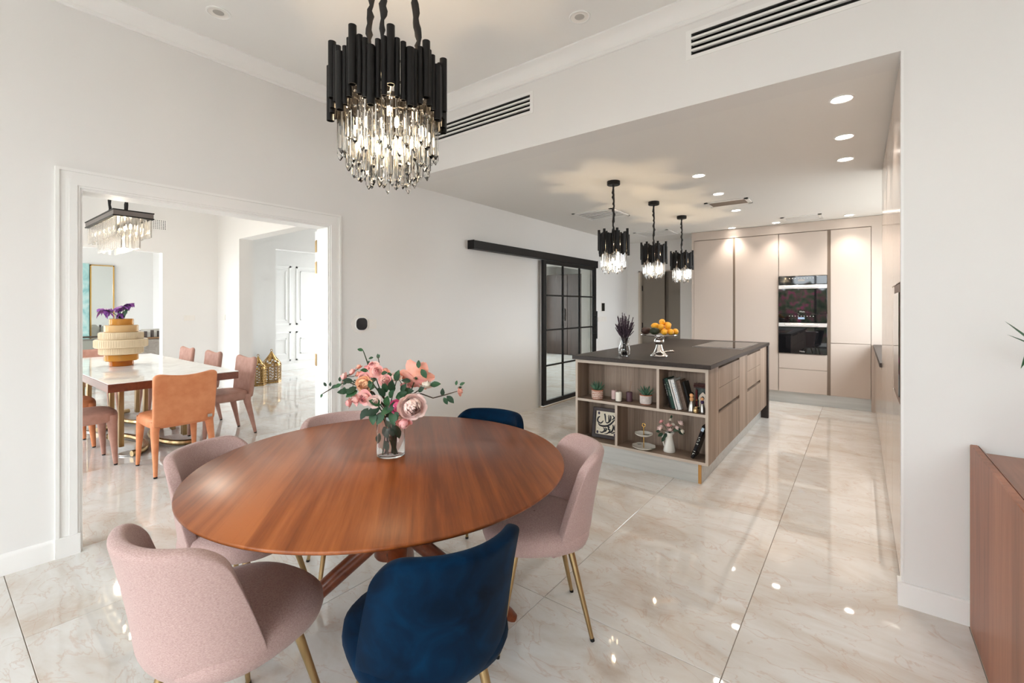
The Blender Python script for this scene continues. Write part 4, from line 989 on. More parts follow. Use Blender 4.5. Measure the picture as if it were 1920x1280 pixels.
def chandelier(name, label, loc, R, zc, L, wav, ntube, tr, tiers, group=None, bulbs=6, bmat=None):
    """loc at the tube ring's bottom centre in local z=0; zc tube centre height (local)"""
    t = thing(name, label, 'chandelier', loc, 0, group)
    fm = M()
    for zr in (zc-L*.18, zc+L*.18):
        fm.tube([((R-.016)*math.cos(2*PI*k/40), (R-.016)*math.sin(2*PI*k/40), zr) for k in range(41)], .005, 6, cap=False)
    for k in range(3): a = PI/2+k*2*PI/3; fm.cyl((0,0,zc), ((R-.016)*math.cos(a), (R-.016)*math.sin(a), zc+L*.18), .005, n=8)
    part('ring_frame', fm, BLACK, t, world=False)
    big, small = tube_mesh(L, tr), tube_mesh(L, tr*.72)
    for k in range(ntube):
        a = 2*PI*k/ntube; ph = k % 6
        off = (.5, .18, -.05, -.35, -.12, .12)[ph]*wav + random.uniform(-.12, .12)*wav
        b_ = ph == 0 or ph == 3
        rr = R + (0 if b_ else -.008) + random.uniform(-.003, .003)
        link('tube', big if b_ else small, t, (rr*math.cos(a), rr*math.sin(a), zc-L/2+off))
    for (rt_, n, ztop, CL, w) in tiers:
        me = [crystal_mesh(CL, w), crystal_mesh(CL*1.07, w), crystal_mesh(CL*.93, w*.8)]
        for k in range(n):
            a = 2*PI*k/n + rt_*9
            link('crystal', me[k % 3], t, (rt_*math.cos(a), rt_*math.sin(a), ztop+random.uniform(-.012, .012)), (0, 0, a+random.uniform(-.3, .3)))
    for k in range(bulbs):
        a = 2*PI*k/bulbs; rb = R*(.30, .62)[k % 2]
        part('bulb', M().ball((rb*math.cos(a), rb*math.sin(a), zc-L*(.75 if k % 2 else 1.0)), (.009, .009, .024), 10, 8), bmat or BULB, t, world=False)
    return t
TC = Vector((-1.612, 1.235, 0))
main = chandelier('crystal_chandelier', 'large round black tube and crystal chandelier above the round wooden table', (TC.x, TC.y, 1.88),   .235, .43, .225, .085, 60, .0155,
                  [(.198, 36, .36, .21, .015), (.165, 30, .34, .235, .015), (.125, 22, .31, .245, .015), (.085, 14, .28, .235, .015), (.04, 7, .25, .21, .015)], None, 14)
for k in range(3):
    q0 = RT*(-.112, .004, .128)[k] + FW*(.04, -.12, .06)[k]
    o = part('chain_sleeve', sleeve(q0+UP*.46, q0*.55+UP*1.30, .0135, .45, 40, k), SLEEVE, main, 60, world=False)
part('canopy', M().lathe([(0,1.29),(.10,1.29),(.10,1.32),(0,1.32)], (0,0,0), 32), BLACK, main, world=False)
def point(parent, loc, energy, color=(1, .74, .45), r=.02):
    l = bpy.data.lights.new('bulb_light', 'POINT'); l.energy = energy; l.color = color; l.shadow_soft_size = r
    o = bpy.data.objects.new('bulb_light', l); COL.objects.link(o); o.parent = parent; o.location = loc
point(main, (0, 0, .36), 14)
pend = None
for (u, v, lab) in ((1156,341,'small black tube and crystal pendant above the island shelf end'), (1226,380,'small black tube and crystal pendant, middle one above the island'), (1273,407,'small black tube and crystal pendant above the hob end of the island')):
    p = pz(u, v, 2.6); p = Vector((-1.893, p.y, 1.735))
    if pend is None:
        pend = chandelier('crystal_pendant', lab, p, .14, .275, .20, .06, 42, .0125, [(.115, 22, .24, .21, .011), (.085, 14, .20, .20, .011), (.05, 8, .19, .19, .011)], 'pendants above the island', 3, mat('pendant_bulb', (1, .9, .7), .4, emit=(1, .78, .50), estr=11))
        part('chain_sleeve', sleeve((0, 0, .30), (0, 0, .85), .0135, .3, 26, 11), SLEEVE, pend, 60, world=False)
        part('canopy', M().lathe([(0,.838),(.058,.838),(.062,.842),(.062,.875),(0,.875)], (0,0,0), 28), BLACK, pend, world=False)
    else: copy_tree(pend, None, p, None, lab)
for o in list(bpy.data.objects):
    if o.name.startswith('crystal_pendant'): point(o, (0, 0, .26), 9)

# ------------------------------------------------------------------ round dining table and chairs
tb = thing('round_table', 'round walnut dining table on crossed wooden legs', 'table', (TC.x, TC.y, 0))
part('table_top', M().lathe([(0,.722),(.66,.722),(.72,.728),(.742,.734),(.75,.741),(.75,.746),(.746,.75),(0,.75)], (0,0,0), 128), TABLEW, tb, 50, world=False)
for k, an in enumerate((-133, 42, -43, 136)):
    a = math.radians(an); d = Vector((math.cos(a), math.sin(a), 0)); sd = Vector((-d.y, d.x, 0))*(-.042 if k == 3 else .042)
    hz = .02 if k < 2 else -.02
    p0 = d*.545+sd; p1 = d*-.30+sd+UP*.712
    path = [p0.lerp(p1, t) for t in (0, .03, .15, .4, .6, .85, .985, 1)]
    part('leg', M().tube(path, [.024, .032, .037, .040, .040, .037, .032, .03], 18, flat=.8, up=(0,0,1)), LEGW, tb, 50, world=False)
part('hub', M().lathe([(0,.33),(.055,.33),(.062,.34),(.062,.50),(.055,.51),(0,.51)], (0,0,0), 28), LEGW, tb, world=False)
part('hub_bolt', M().cyl((.0476, -.0365, .365), (.0535, -.041, .365), .010, n=12), BLACK, tb, world=False)
part('top_cleat', M().rbox(-.34, .34, -.035, .035, .700, .721, .004).rbox(-.035, .035, -.34, .34, .700, .721, .004), LEGW, tb, world=False)
# upholstered shell chair: local +y is the rear, origin on the floor under the seat
def back_pt(s, t):
    s = math.copysign(1-(1-abs(s))**1.5, s)                     # columns gather at the wing edges
    zt, zb = .785, .385
    cs = max(0, (abs(s)-.66)/.34); zt -= .075*(1-math.sqrt(max(0, 1-cs**2)))
    z = zb + (zt-zb)*t; h = (z-zb)/.40
    ph = s*math.radians(81 - 23*h)
    a = .238 - .024*(1-h); bb = .215 + .015*h; y0 = .035*h*h - .02*(1-h)
    pull = .05*(max(0, .14-h)/.14)**2
    return Vector(((a-pull)*math.sin(ph), y0 + (bb-pull)*math.cos(ph), z - pull*.3))
bm_ = M().grid(lambda u, v: back_pt(u*2-1, v), 29, 15)
def chair_meshes(fab, nm):
    back = bm_.mesh('backrest', fab, 80)
    n = 40; rings = []
    def outline(sc, z):
        r = []
        for k in range(n):
            a = 2*PI*k/n; ca, sa = math.cos(a), math.sin(a); e = .78
            x = .236*math.copysign(abs(ca)**e, ca)*sc; y = .235*math.copysign(abs(sa)**e, sa)*sc - .03
            r.append((x, y, z))
        return r
    rings = [outline(.3, .388), outline(.86, .388), outline(.96, .398), outline(1.0, .425), outline(.985, .452), outline(.92, .470), outline(.75, .480), outline(.4, .484), outline(.02, .485)]
    vs = [p for r in rings for p in r]; fs = [list(range(n))[::-1]]
    for i in range(len(rings)-1):
        for k in range(n): fs.append([i*n+k, i*n+(k+1) % n, (i+1)*n+(k+1) % n, (i+1)*n+k])
    seat = M().add(vs, fs).mesh('seat', fab, 80)
    return back, seat
leg_info = [((-.13, -.13), (-.205, -.215)), ((.13, -.13), (.205, -.215)), ((-.11, .10), (-.165, .185)), ((.11, .10), (.165, .185))]
leg_mes = []; tip_mes = []
for (tp, btm) in leg_info:
    P0, P1 = Vector((*tp, .392)), Vector((*btm, .012))
    leg_mes.append(M().tube([P0, P1], [.0155, .0085], 14).mesh('leg', BRASS, 50))
    d = (P1-P0).normalized(); tip_mes.append(M().cyl(P1, P1+d*.0125, .0095, n=12).mesh('foot_cap', BLACK, 50))
frame_me = M().rbox(-.15, .15, -.15, .12, .378, .392, .003).mesh('seat_frame', BLACK)
def chair(label, ang, rad, turn, meshes, group):
    """stands at polar (ang, rad) from the table centre, turned by `turn` degrees from facing the centre"""
    a = math.radians(ang); x, y = TC.x+rad*math.cos(a), TC.y+rad*math.sin(a)
    t = thing('dining_chair', label, 'chair', (x, y, 0), a-PI/2+math.radians(turn), group)
    b_ = link('backrest', meshes[0], t); so = b_.modifiers.new('solid', 'SOLIDIFY'); so.thickness = .042; so.offset = 0
    ss = b_.modifiers.new('sub', 'SUBSURF'); ss.levels = ss.render_levels = 2
    link('seat', meshes[1], t); link('seat_frame', frame_me, t)
    for i in range(4): l = link('leg', leg_mes[i], t); link('foot_cap', tip_mes[i], l)
    return t
mp_, mn_ = chair_meshes(PINK, 'pink'), chair_meshes(NAVY, 'navy')
gch = 'chairs around the round table'
chair('blue velvet shell chair with brass legs, its back to the room', -27, .655, 8, mn_, gch)
chair('pink fabric shell chair with brass legs between the blue chair and the doorway side', -85, .655, 8, mp_, gch)
chair('pink fabric shell chair tucked in next to the dining room doorway', -146, .66, -6, mp_, gch)
chair('pink fabric shell chair tucked behind the table in front of the thermostat', 163, .60, 0, mp_, gch)
chair('blue velvet shell chair tucked behind the table towards the glass door', 96.3, .65, 8, mn_, gch)
chair('pink fabric shell chair in front of the island shelves', 45, .665, 0, mp_, gch)

# ------------------------------------------------------------------ vase of roses on the table
vz = Vector((-1.64, 1.266, .7502))
vs_ = thing('glass_cylinder_vase', 'clear glass cylinder vase standing on the round table', 'vase', vz)
part('glass', M().lathe([(0,0),(.058,0),(.061,.004),(.061,.178),(.060,.180),(.0575,.178),(.0575,.010),(.05,.007),(0,.007)], vz, 40, False), CLEAR, vs_)
VD = (vz-CAM).dot(FW)
def P(u, v, o=0): return pd(u, v, VD+o)
vt = vz + UP*.165
def rose(label, tip, heads, leaves, bend=None, petals=False, mid=None, group='roses in the glass vase', name='rose'):
    t = thing(name, label, 'flower', (vz.x, vz.y, vz.z+.012), 0, group)
    rnd = random.Random(label); foot = vz + UP*.012 + RT*rnd.uniform(-.035, .035) + FW*rnd.uniform(-.03, .03)
    neck = vt + RT*rnd.uniform(-.03, .03) + FW*rnd.uniform(-.03, .03)
    pts = [foot, neck] + [P(*m_) for m_ in (mid or [])] + [P(*tip)]
    part('stem', M().tube(pts, [.0028]*(len(pts)-1)+[.0018], 7), STEM if rnd.random() < .6 else TWIG, t, 60)
    for (u, v, o, r, m_, dx, dy, dz, pet) in heads:
        c = P(u, v, o); d = RT*dx + UP*dy - FW*dz
        near = min(pts, key=lambda q_: (q_-c).length)
        if (near-c).length > .02: part('stem', M().tube([near, (near+c)/2 - UP*.006, c-d.normalized()*r*.4], .0015, 6), STEM, t, 60)
        add_blossom(t, c, d, r, m_, 5 if pet else 3, pet, wide=(m_ is ROSEC and pet))
    for (u, v, o, dx, dy, dz, L) in leaves:
        vs, fs = leaf_pts(P(u, v, o), RT*dx + UP*dy - FW*dz, -FW*.8 + UP*.5, L, L*.58, .12); part('leaf', M().add(vs, fs), GREEN if rnd.random() < .5 else DGREEN, t, 60)
    return t
E_, Z_ = .0, .0
rose('large coral rose seen from behind on a tall stem', (782,700,.0), [(783,702,.0,.050,ROSEC,.1,.5,-.9,True)], [(785,690,-.05,.0,1,.1,.035),(790,692,-.05,.4,-.6,.2,.045),(770,715,-.02,-1,.2,.2,.04)], mid=[(770,735,.0)])
rose('large blush white rose drooping over the vase rim', (768,768,-.04), [(772,762,-.07,.052,ROSEL,.45,-.1,.9,True)], [(745,745,-.05,.8,.5,.5,.06),(752,735,-.05,.5,.8,.4,.05)], mid=[(752,752,-.02)])
rose('blush pink rose hanging below the large white one', (757,795,-.06), [(757,792,-.07,.030,ROSEP,.1,-.8,.6,False)], [(745,770,-.06,-.2,-1,.3,.045)])
rose('cluster of small pink roses leaning to the left', (664,712,-.02), [(683,708,-.03,.026,ROSEP,-.2,.2,.9,False),(667,748,-.05,.024,ROSEP,-.8,-.1,.6,False),(684,745,-.06,.028,ROSEP,-.2,0,1,False),(655,755,-.03,.020,ROSEP,-1,0,.3,False),(701,752,-.07,.024,ROSEL,.2,-.1,1,False)],
     [(662,715,-.03,-1,.2,.3,.045),(655,733,-.03,-1,0,.4,.05),(670,732,-.05,-.6,-.3,.6,.055),(690,765,-.06,-.5,-.8,.5,.055),(700,770,-.06,.1,-1,.5,.06)], mid=[(700,745,-.02)])
rose('peach rose in the middle of the pink cluster', (684,722,-.04), [(683,720,-.05,.032,ROSEPE,-.1,-.2,1,False)], [(668,725,-.05,-.7,-.5,.7,.05),(694,728,-.05,.6,.3,.8,.05)])
rose('spray of small pink roses at the top of the bunch', (698,690,.0), [(700,686,.0,.022,ROSEP,.0,.6,.7,False),(706,696,-.02,.026,ROSEP,.3,.3,.8,False),(721,713,-.04,.024,ROSEP,.2,.1,1,False),(688,690,.0,.016,ROSEP,-.4,.6,.4,False),(723,695,.01,.016,ROSEC,.3,.8,.2,False)],
     [(690,695,-.02,-.6,.2,.6,.035),(715,700,-.03,.8,.2,.5,.035),(705,708,-.03,-.4,-.4,.8,.04),(694,712,-.05,.2,-1,.6,.04),(728,698,-.01,.4,-.6,.4,.04)], mid=[(716,740,-.01)])
rose('pink rosebuds reaching out to the left', (646,706,.02), [(646,706,.02,.020,ROSEP,-.9,.3,.2,False),(661,697,.02,.017,ROSEP,-.7,.6,.2,False),(673,688,.02,.014,ROSEC,-.3,1,0,False),(672,701,.02,.015,ROSEC,-.4,.7,.3,False)], [(653,712,.01,-.6,-.6,.4,.03)], mid=[(700,738,.01)])
rose('short pink rose half hidden in the middle leaves', (745,707,-.01), [(740,708,-.01,.026,ROSEL,.0,.8,.3,False),(760,724,.0,.020,ROSEP,.3,.6,.3,False)], [(742,715,-.03,.3,1,.3,.055),(735,735,-.05,.1,.8,.5,.065),(750,738,-.04,.9,.3,.4,.07),(725,735,-.04,-.2,.9,.4,.05)])
rose('deep pink rose tucked into the leaves above the rim', (746,762,-.05), [(746,762,-.06,.028,ROSEM,.3,.1,1,False),(742,766,-.06,.018,ROSEM,-.2,-.2,1,False)], [(738,752,-.06,-.3,-.9,.5,.055),(735,762,-.06,-.6,-.4,.7,.06)])
rose('cream rose in profile on a side stem', (800,722,.0), [(799,722,.0,.028,ROSEW,.1,.7,.0,False)], [(806,722,.0,1,.2,.2,.05),(785,735,-.02,.7,.8,.2,.04)], mid=[(775,738,-.01)])
rose('long side branch ending in a small pink rosebud', (858,733,.0), [(862,733,.0,.018,ROSEC,1,.1,.2,False)], [(830,742,.0,.0,1,.2,.035),(838,742,.0,.7,-.6,.3,.045),(832,745,.0,.6,-1,.2,.035),(855,722,.0,.2,1,.1,.022),(862,722,.0,1,.6,.1,.026),(858,728,.0,.7,.3,.2,.022)], mid=[(770,738,.0),(790,738,.0),(812,746,.0),(835,740,.0)])
rose('thin leafy twig reaching far to the left', (605,738,.03), [], [(637,715,.02,.1,1,.2,.022),(640,720,.02,-.7,-.3,.3,.034),(632,722,.02,-1,-.5,.2,.03),(645,718,.02,.8,.4,.2,.02),(612,724,.03,-.5,.8,.1,.022),(619,724,.03,.1,.9,.1,.02),(646,725,.02,.0,-1,.2,.028),(605,738,.03,-.5,-.9,.1,.02),(652,728,.02,.3,-1,.2,.025)], mid=[(700,735,.02),(650,715,.02),(625,726,.025)])
rose('thin twig with a dry tan bud rising from the bunch', (681,657,.02), [], [(681,657,.02,-1,.3,.0,.028)], mid=[(700,720,.01),(690,682,.02)])
rose('thin twig with a green bud rising from the bunch', (709,668,.02), [], [(709,672,.02,-.1,1,.0,.022),(700,670,.02,-1,-.2,.1,.022),(693,676,.02,-.5,-.8,.1,.02),(705,682,.02,-.1,-1,.1,.02),(709,672,.02,.3,.9,.0,.02)], mid=[(716,715,.01)])
rose('leafy green stem filling the vase mouth', (728,748,-.03), [], [(715,758,-.06,-.6,.4,.6,.06),(725,762,-.06,.2,.9,.6,.06),(735,770,-.06,.3,-1,.5,.065),(712,765,-.06,-.9,-.4,.5,.065),(720,772,-.06,-.5,-.9,.4,.06),(730,745,-.05,.5,.8,.6,.05),(742,745,-.05,1,.4,.4,.07),(722,742,-.05,-.5,.8,.5,.05),(731,780,-.04,-.1,-1,.3,.05)])
rose('leafy stem standing inside the glass vase', (735,770,.0), [], [(720,800,-.03,.3,-.8,.2,.05),(712,812,-.02,-.2,-1,.2,.045),(738,790,-.03,.3,-1,.2,.05),(728,802,-.03,.6,-.7,.2,.045),(745,800,.0,.2,-1,.2,.05),(722,825,-.02,.3,-.9,.1,.045)])

# ------------------------------------------------------------------ walnut console by the pier and its plant
cs = thing('walnut_console', 'walnut console cabinet with raised edges standing against the pier', 'cabinet', (.8, 2.1, 0))
part('side', M().rbox(.38, .405, 1.30, 2.795, 0.0, .80, .003), CONSW, cs)
part('side', M().rbox(1.155, 1.18, 1.30, 2.795, 0.0, .80, .003), CONSW, cs)
CONST = wood('walnut_console_top', [srgb(132,82,58), srgb(164,108,80)], .3, fine=34, stretch=.07, axis='y')
part('top', M().box(.405, 1.155, 1.31, 2.795, .745, .77), CONST, cs)
part('edge_slope', M().prism([(.405,.77),(.43,.77),(.405,.80)], 1.305, 2.79, lambda a, b, h: (a, h, b)), CONST, cs)
part('bottom', M().box(.405, 1.155, 1.31, 2.795, .06, .085), CONSW, cs)
part('back', M().box(.405, 1.155, 2.775, 2.795, .085, .745), CONSW, cs)
for k in range(2): part('cupboard_door', M().rbox(.408+.374*k, .779+.374*k, 1.30, 1.32, .09, .742, .003), CONSW, cs)
pl = thing('potted_palm', 'green leafy plant in a white pot on the walnut console', 'potted plant', (.80, 2.30, .7702))
pc = Vector((.80, 2.30, .7702))
part('pot', M().lathe([(0,0),(.075,0),(.085,.01),(.105,.17),(.100,.175),(.09,.16),(0,.15)], pc, 28), PORC, pl)
rnd = random.Random(5)
tips = []
for k in range(16):
    a = 2*PI*k/16 + rnd.uniform(-.2, .2); L = rnd.uniform(.10, .18); h = rnd.uniform(.35, .75)
    tips.append((Vector((math.cos(a), math.sin(a), 0)), L, h))
for dirv, L, h in tips:
    b0 = pc+UP*.15; b1 = pc + dirv*L*.4 + UP*(h*.7); part('stem', M().tube([b0, b1], [.004, .002], 6), STEM, pl)
    vs, fs = leaf_pts(b1, dirv+UP*.5, UP, .24, .035, .55); part('leaf', M().add(vs, fs), GREEN, pl, 60)
for (u, v, u2, v2, w, d0) in ((1990,690,1890,600,.034,1.72),(1975,665,1892,625,.014,1.74),(1950,610,1916,690,.02,1.70)):
    A, B = pd(u, v, d0), pd(u2, v2, d0-.04)
    vs, fs = leaf_pts(A, B-A, UP*.6-FW*.6, (B-A).length, w, .03); part('leaf', M().add(vs, fs), GREEN, pl, 60)
    part('stem', M().tube([pc+UP*.15, (pc+UP*.3).lerp(A, .6), A], .002, 6), STEM, pl)

# ------------------------------------------------------------------ dining room beyond the doorway
dx0, dx1, dy0, dy1, dz = -7.75, -4.94, .957, 1.954, .76
dt = thing('rectangular_dining_table', 'long dining table with glossy white top and brass bar base', 'table', (-6.3, 1.455, 0))
part('glass_top', M().rbox(dx0, dx1, dy0, dy1, dz-.006, dz, .002), TTOP, dt)
part('wood_frame', M().rbox(dx0, dx1, dy0, dy1, dz-.075, dz-.0065, .002), TEDGE, dt)
for sx in (-5.86, -7.2):
    for dyy in (-.26, .26):
        for q_ in (-.11, .11):
            part('post', M().rbox(sx+q_*1.6-.035, sx+q_*1.6+.035, 1.455+dyy-.02, 1.455+dyy+.02, .05, dz-.075, .003), BRASS, dt)
    arc = [(sx-.55+.0*k, 0) for k in range(1)]
    for s in (-1, 1):
        pts = [(sx + .46*math.cos(PI*k/12)*1.0, 1.455 + s*(.05+.19*(1-abs(math.sin(PI*k/12))) ), .03) for k in range(13)]
        part('floor_bar', M().tube(pts, .028, 8, up=(0,0,1)), BRASS, dt)
    part('foot_plate', M().lathe([(0,.003),(.09,.003),(.09,.012),(0,.012)], (sx+.33, 1.455-.22, 0), 24), STEEL, dt)
    part('foot_plate', M().lathe([(0,.003),(.09,.003),(.09,.012),(0,.012)], (sx+.33, 1.455+.22, 0), 24), STEEL, dt)
# fully upholstered dining chair: local +y is the rear
def up_back(u, v):
    s = u*2-1; zt = .86 - .035*math.cos(s*PI/2) + (0 if abs(s) < .85 else -.03*((abs(s)-.85)/.15)**2)
    z = .40 + (zt-.40)*v; w = .225 + .012*v
    return Vector((w*s, .205 + .045*v + .02*(1-s*s), z))
ub_m = M().grid(up_back, 13, 9)
def up_chair_meshes(fab):
    bk = ub_m.mesh('backrest', fab, 80)
    n = 36; rings = []
    def ol(sc, z, e=.45):
        return [(.235*math.copysign(abs(math.cos(2*PI*k/n))**e, math.cos(2*PI*k/n))*sc, -.03+.245*math.copysign(abs(math.sin(2*PI*k/n))**e, math.sin(2*PI*k/n))*sc, z) for k in range(n)]
    rings = [ol(.3, .385), ol(.94, .385), ol(1, .40), ol(1, .445), ol(.97, .465), ol(.85, .475), ol(.4, .482), ol(.02, .483)]
    vs = [p for r in rings for p in r]; fs = [list(range(n))[::-1]]
    for i in range(len(rings)-1):
        for k in range(n): fs.append([i*n+k, i*n+(k+1) % n, (i+1)*n+(k+1) % n, (i+1)*n+k])
    st_ = M().add(vs, fs).mesh('seat', fab, 80)
    legs = []
    for sx in (-1, 1):
        for (y0, y1) in ((-.215, -.24), (.175, .255)):
            legs.append(M().tube([(sx*.19, y0, .44), (sx*.20, y0*1.02, .36), (sx*.207, (y0+y1)/2, .2), (sx*.215, y1, .012)], [.045, .036, .026, .016], 14, flat=.85).mesh('leg', fab, 60))
    return bk, st_, legs
capm = M().cyl((0,0,0), (0,0,.0125), .014, n=12).mesh('foot_cap', BLACK)
def up_chair(label, x, y, rz, meshes, group, tagm=False):
    t = thing('upholstered_chair', label, 'chair', (x, y, 0), rz, group)
    b_ = link('backrest', meshes[0], t); so = b_.modifiers.new('solid', 'SOLIDIFY'); so.thickness = .05; so.offset = 0
    ss = b_.modifiers.new('sub', 'SUBSURF'); ss.levels = ss.render_levels = 2
    link('seat', meshes[1], t)
    k = 0
    for sx in (-1, 1):
        for y1 in (-.24, .255):
            l = link('leg', meshes[2][k], t); link('foot_cap', capm, l, (sx*.215, y1, 0)); k += 1
    if tagm: part('metal_tag', M().box(-.195, -.16, .252, .255, .43, .455), STEEL, t, world=False)
    return t
mo, mk = up_chair_meshes(ORANGE), up_chair_meshes(DPINK)
gd_ = 'chairs round the white dining table'
up_chair('orange leather chair at the head of the white dining table', -4.82, 1.395, -PI/2, mo, gd_, True)
up_chair('dusty pink chair on the hall side, nearest the brass lanterns and the doorway', -5.56, 2.03, 0, mk, gd_)
up_chair('dusty pink chair in the middle of the hall side', -6.50, 2.03, 0, mk, gd_)
up_chair('dusty pink chair at the far end of the hall side', -7.42, 2.03, 0, mk, gd_)
up_chair('dusty pink chair half hidden by the doorway casing', -5.46, .83, PI, mk, gd_)
up_chair('orange chair half hidden behind the doorway casing', -6.28, .83, PI, mo, gd_)
up_chair('dusty pink chair at the far head of the white dining table', -8.02, 1.40, PI/2, mk, gd_)
# stepped amber vase with irises
ac = Vector((-6.40, 1.353, dz+.0005))
av = thing('stepped_amber_vase', 'stepped amber glass vase with ribbed rings on the white table', 'vase', ac)
steps = [(.105,.058,AMBERD), (.146,.071,AMBER), (.188,.073,AMBERL), (.227,.087,AMBERL), (.190,.076,AMBERL), (.146,.076,AMBERP), (.105,.068,AMBER)]
z = 0.0
for i, (r, h, m_) in enumerate(steps):
    part('ring', M().lathe([(r-.006, 0), (r, .006), (r, h-.006), (r-.006, h), (r-.014, h-.008), (r-.014, .008)], ac+UP*z, 48, False), m_, av)
    if i < len(steps)-1:
        r2 = steps[i+1][0]; part('ring_shoulder', M().lathe([(min(r, r2)-.014, 0), (max(r, r2)-.008, 0), (max(r, r2)-.008, .003), (min(r, r2)-.014, .003)], ac+UP*(z+h-.0015), 48, False), m_, av)
    if i in (2, 3, 4):
        rb = M()
        for k in range(64): a = 2*PI*k/64; rb.box(ac.x+r*math.cos(a)-.0022, ac.x+r*math.cos(a)+.0022, ac.y+r*math.sin(a)-.0022, ac.y+r*math.sin(a)+.0022, ac.z+z+.007, ac.z+z+h-.007)
        o = part('ribs', rb, m_, av); o['kind'] = 'stuff'
    z += h
part('base', M().lathe([(0,0),(.092,0),(.092,.008),(0,.008)], ac, 36), mat('vase_base_glass', srgb(190,205,215), .05, trans=.6), av)
vtop = ac+UP*z
AD = (ac-CAM).dot(FW)
def iris(label, u, v, w, leaf):
    c = pd(u, v, AD); t = thing('iris', label, 'flower', tuple(ac+UP*.02), 0, 'irises in the amber vase')
    part('stem', M().tube([ac+UP*.05, vtop, (vtop+c)/2+UP*.01, c], .004, 7), STEM, t)
    rr = random.Random(u)
    for k in range(9):
        a = 2*PI*k/9 + rr.uniform(-.3, .3); el = rr.uniform(-.5, .7); d = RT*math.cos(a) - FW*math.sin(a)*.8 + UP*el
        b0 = c; L = w*rr.uniform(.8, 1.15)
        def fn(uu, vv, d=d, b0=b0, L=L, ph=rr.uniform(0, 6)):
            sd = d.cross(UP).normalized(); wd = L*.8*math.sin(PI*min(1, .15+vv*.8))
            return b0 + d.normalized()*(L*vv) + sd*(wd*(uu-.5)) + UP*(.02*math.sin(6*uu+ph+4*vv)*vv - .05*vv*vv)
        part('petal', M().grid(fn, 5, 5), IRIS, t, 60)
    for (du, dv, L) in leaf:
        b0 = vtop - UP*.01; d = RT*du + UP*dv; vs, fs = leaf_pts(b0, d, -FW, L, .045, .1); part('leaf', M().add(vs, fs), GREEN, t, 60)
iris('drooping purple iris leaning left from the amber vase', 198, 580, .085, [(-.3,1,.10)])
iris('wide open purple iris leaning right from the amber vase', 234, 573, .10, [(.5,1,.14)])
iris('small purple iris low in the amber vase mouth', 226, 588, .04, [])
# rectangular chandelier of the dining room
cz = 2.46; rx0, rx1, ry0, ry1 = -7.72, -6.37, 1.274, 1.638
rc = thing('rectangular_chandelier', 'rectangular tiered crystal chandelier above the white dining table', 'chandelier', ((rx0+rx1)/2, (ry0+ry1)/2, 2.0))
part('top_plate', M().box(rx0, rx1, ry0, ry1, cz-.012, cz).box(rx0, rx1, ry0, ry1, cz-.075, cz-.063), BLACKP, rc)
part('plate_edge', M().box(rx0+.006, rx1-.006, ry0+.006, ry1-.006, cz-.063, cz-.012), mat('grey_metal', srgb(120,112,108), .4, metal=.5), rc)
CR2 = mat('frosted_crystal', (1, .98, .95), .12, trans=.8, ior=1.4)
def ctier(x0_, x1_, y0_, y1_, ztop, L, sp):
    n1 = max(2, int((x1_-x0_)/sp)); n2 = max(2, int((y1_-y0_)/sp)); me = M().rbox(-.016, .016, -.010, .010, -L, 0, .006).mesh('crystal', CR2)
    og = origin(rc)
    for k in range(n1+1):
        for yy in (y0_, y1_): link('crystal', me, rc, (x0_+(x1_-x0_)*k/n1-og.x, yy-og.y, ztop+random.uniform(-.004,.004)-og.z))
    for k in range(1, n2):
        for xx in (x0_, x1_): link('crystal', me, rc, (xx-og.x, y0_+(y1_-y0_)*k/n2-og.y, ztop+random.uniform(-.004,.004)-og.z), (0,0,PI/2))
ctier(rx0+.03, rx1-.03, ry0+.03, ry1-.03, cz-.078, .20, .05); ctier(rx0+.16, rx1-.16, ry0+.10, ry1-.10, cz-.20, .20, .05)
for k in range(6):
    part('bulb', M().ball((rx0+.15+.21*k, (ry0+ry1)/2, cz-.16), (.016,.016,.028), 10, 8), BULB, rc)
for xx in (rx0+.3, rx1-.3):
    part('chain_sleeve', sleeve((xx, (ry0+ry1)/2, cz), (xx, (ry0+ry1)/2, 3.2), .018, .3, 14, int(xx*100)), SLEEVE, rc, 60)
point(rc, (0, 0, -.04), 22, (1, .9, .76), .02)
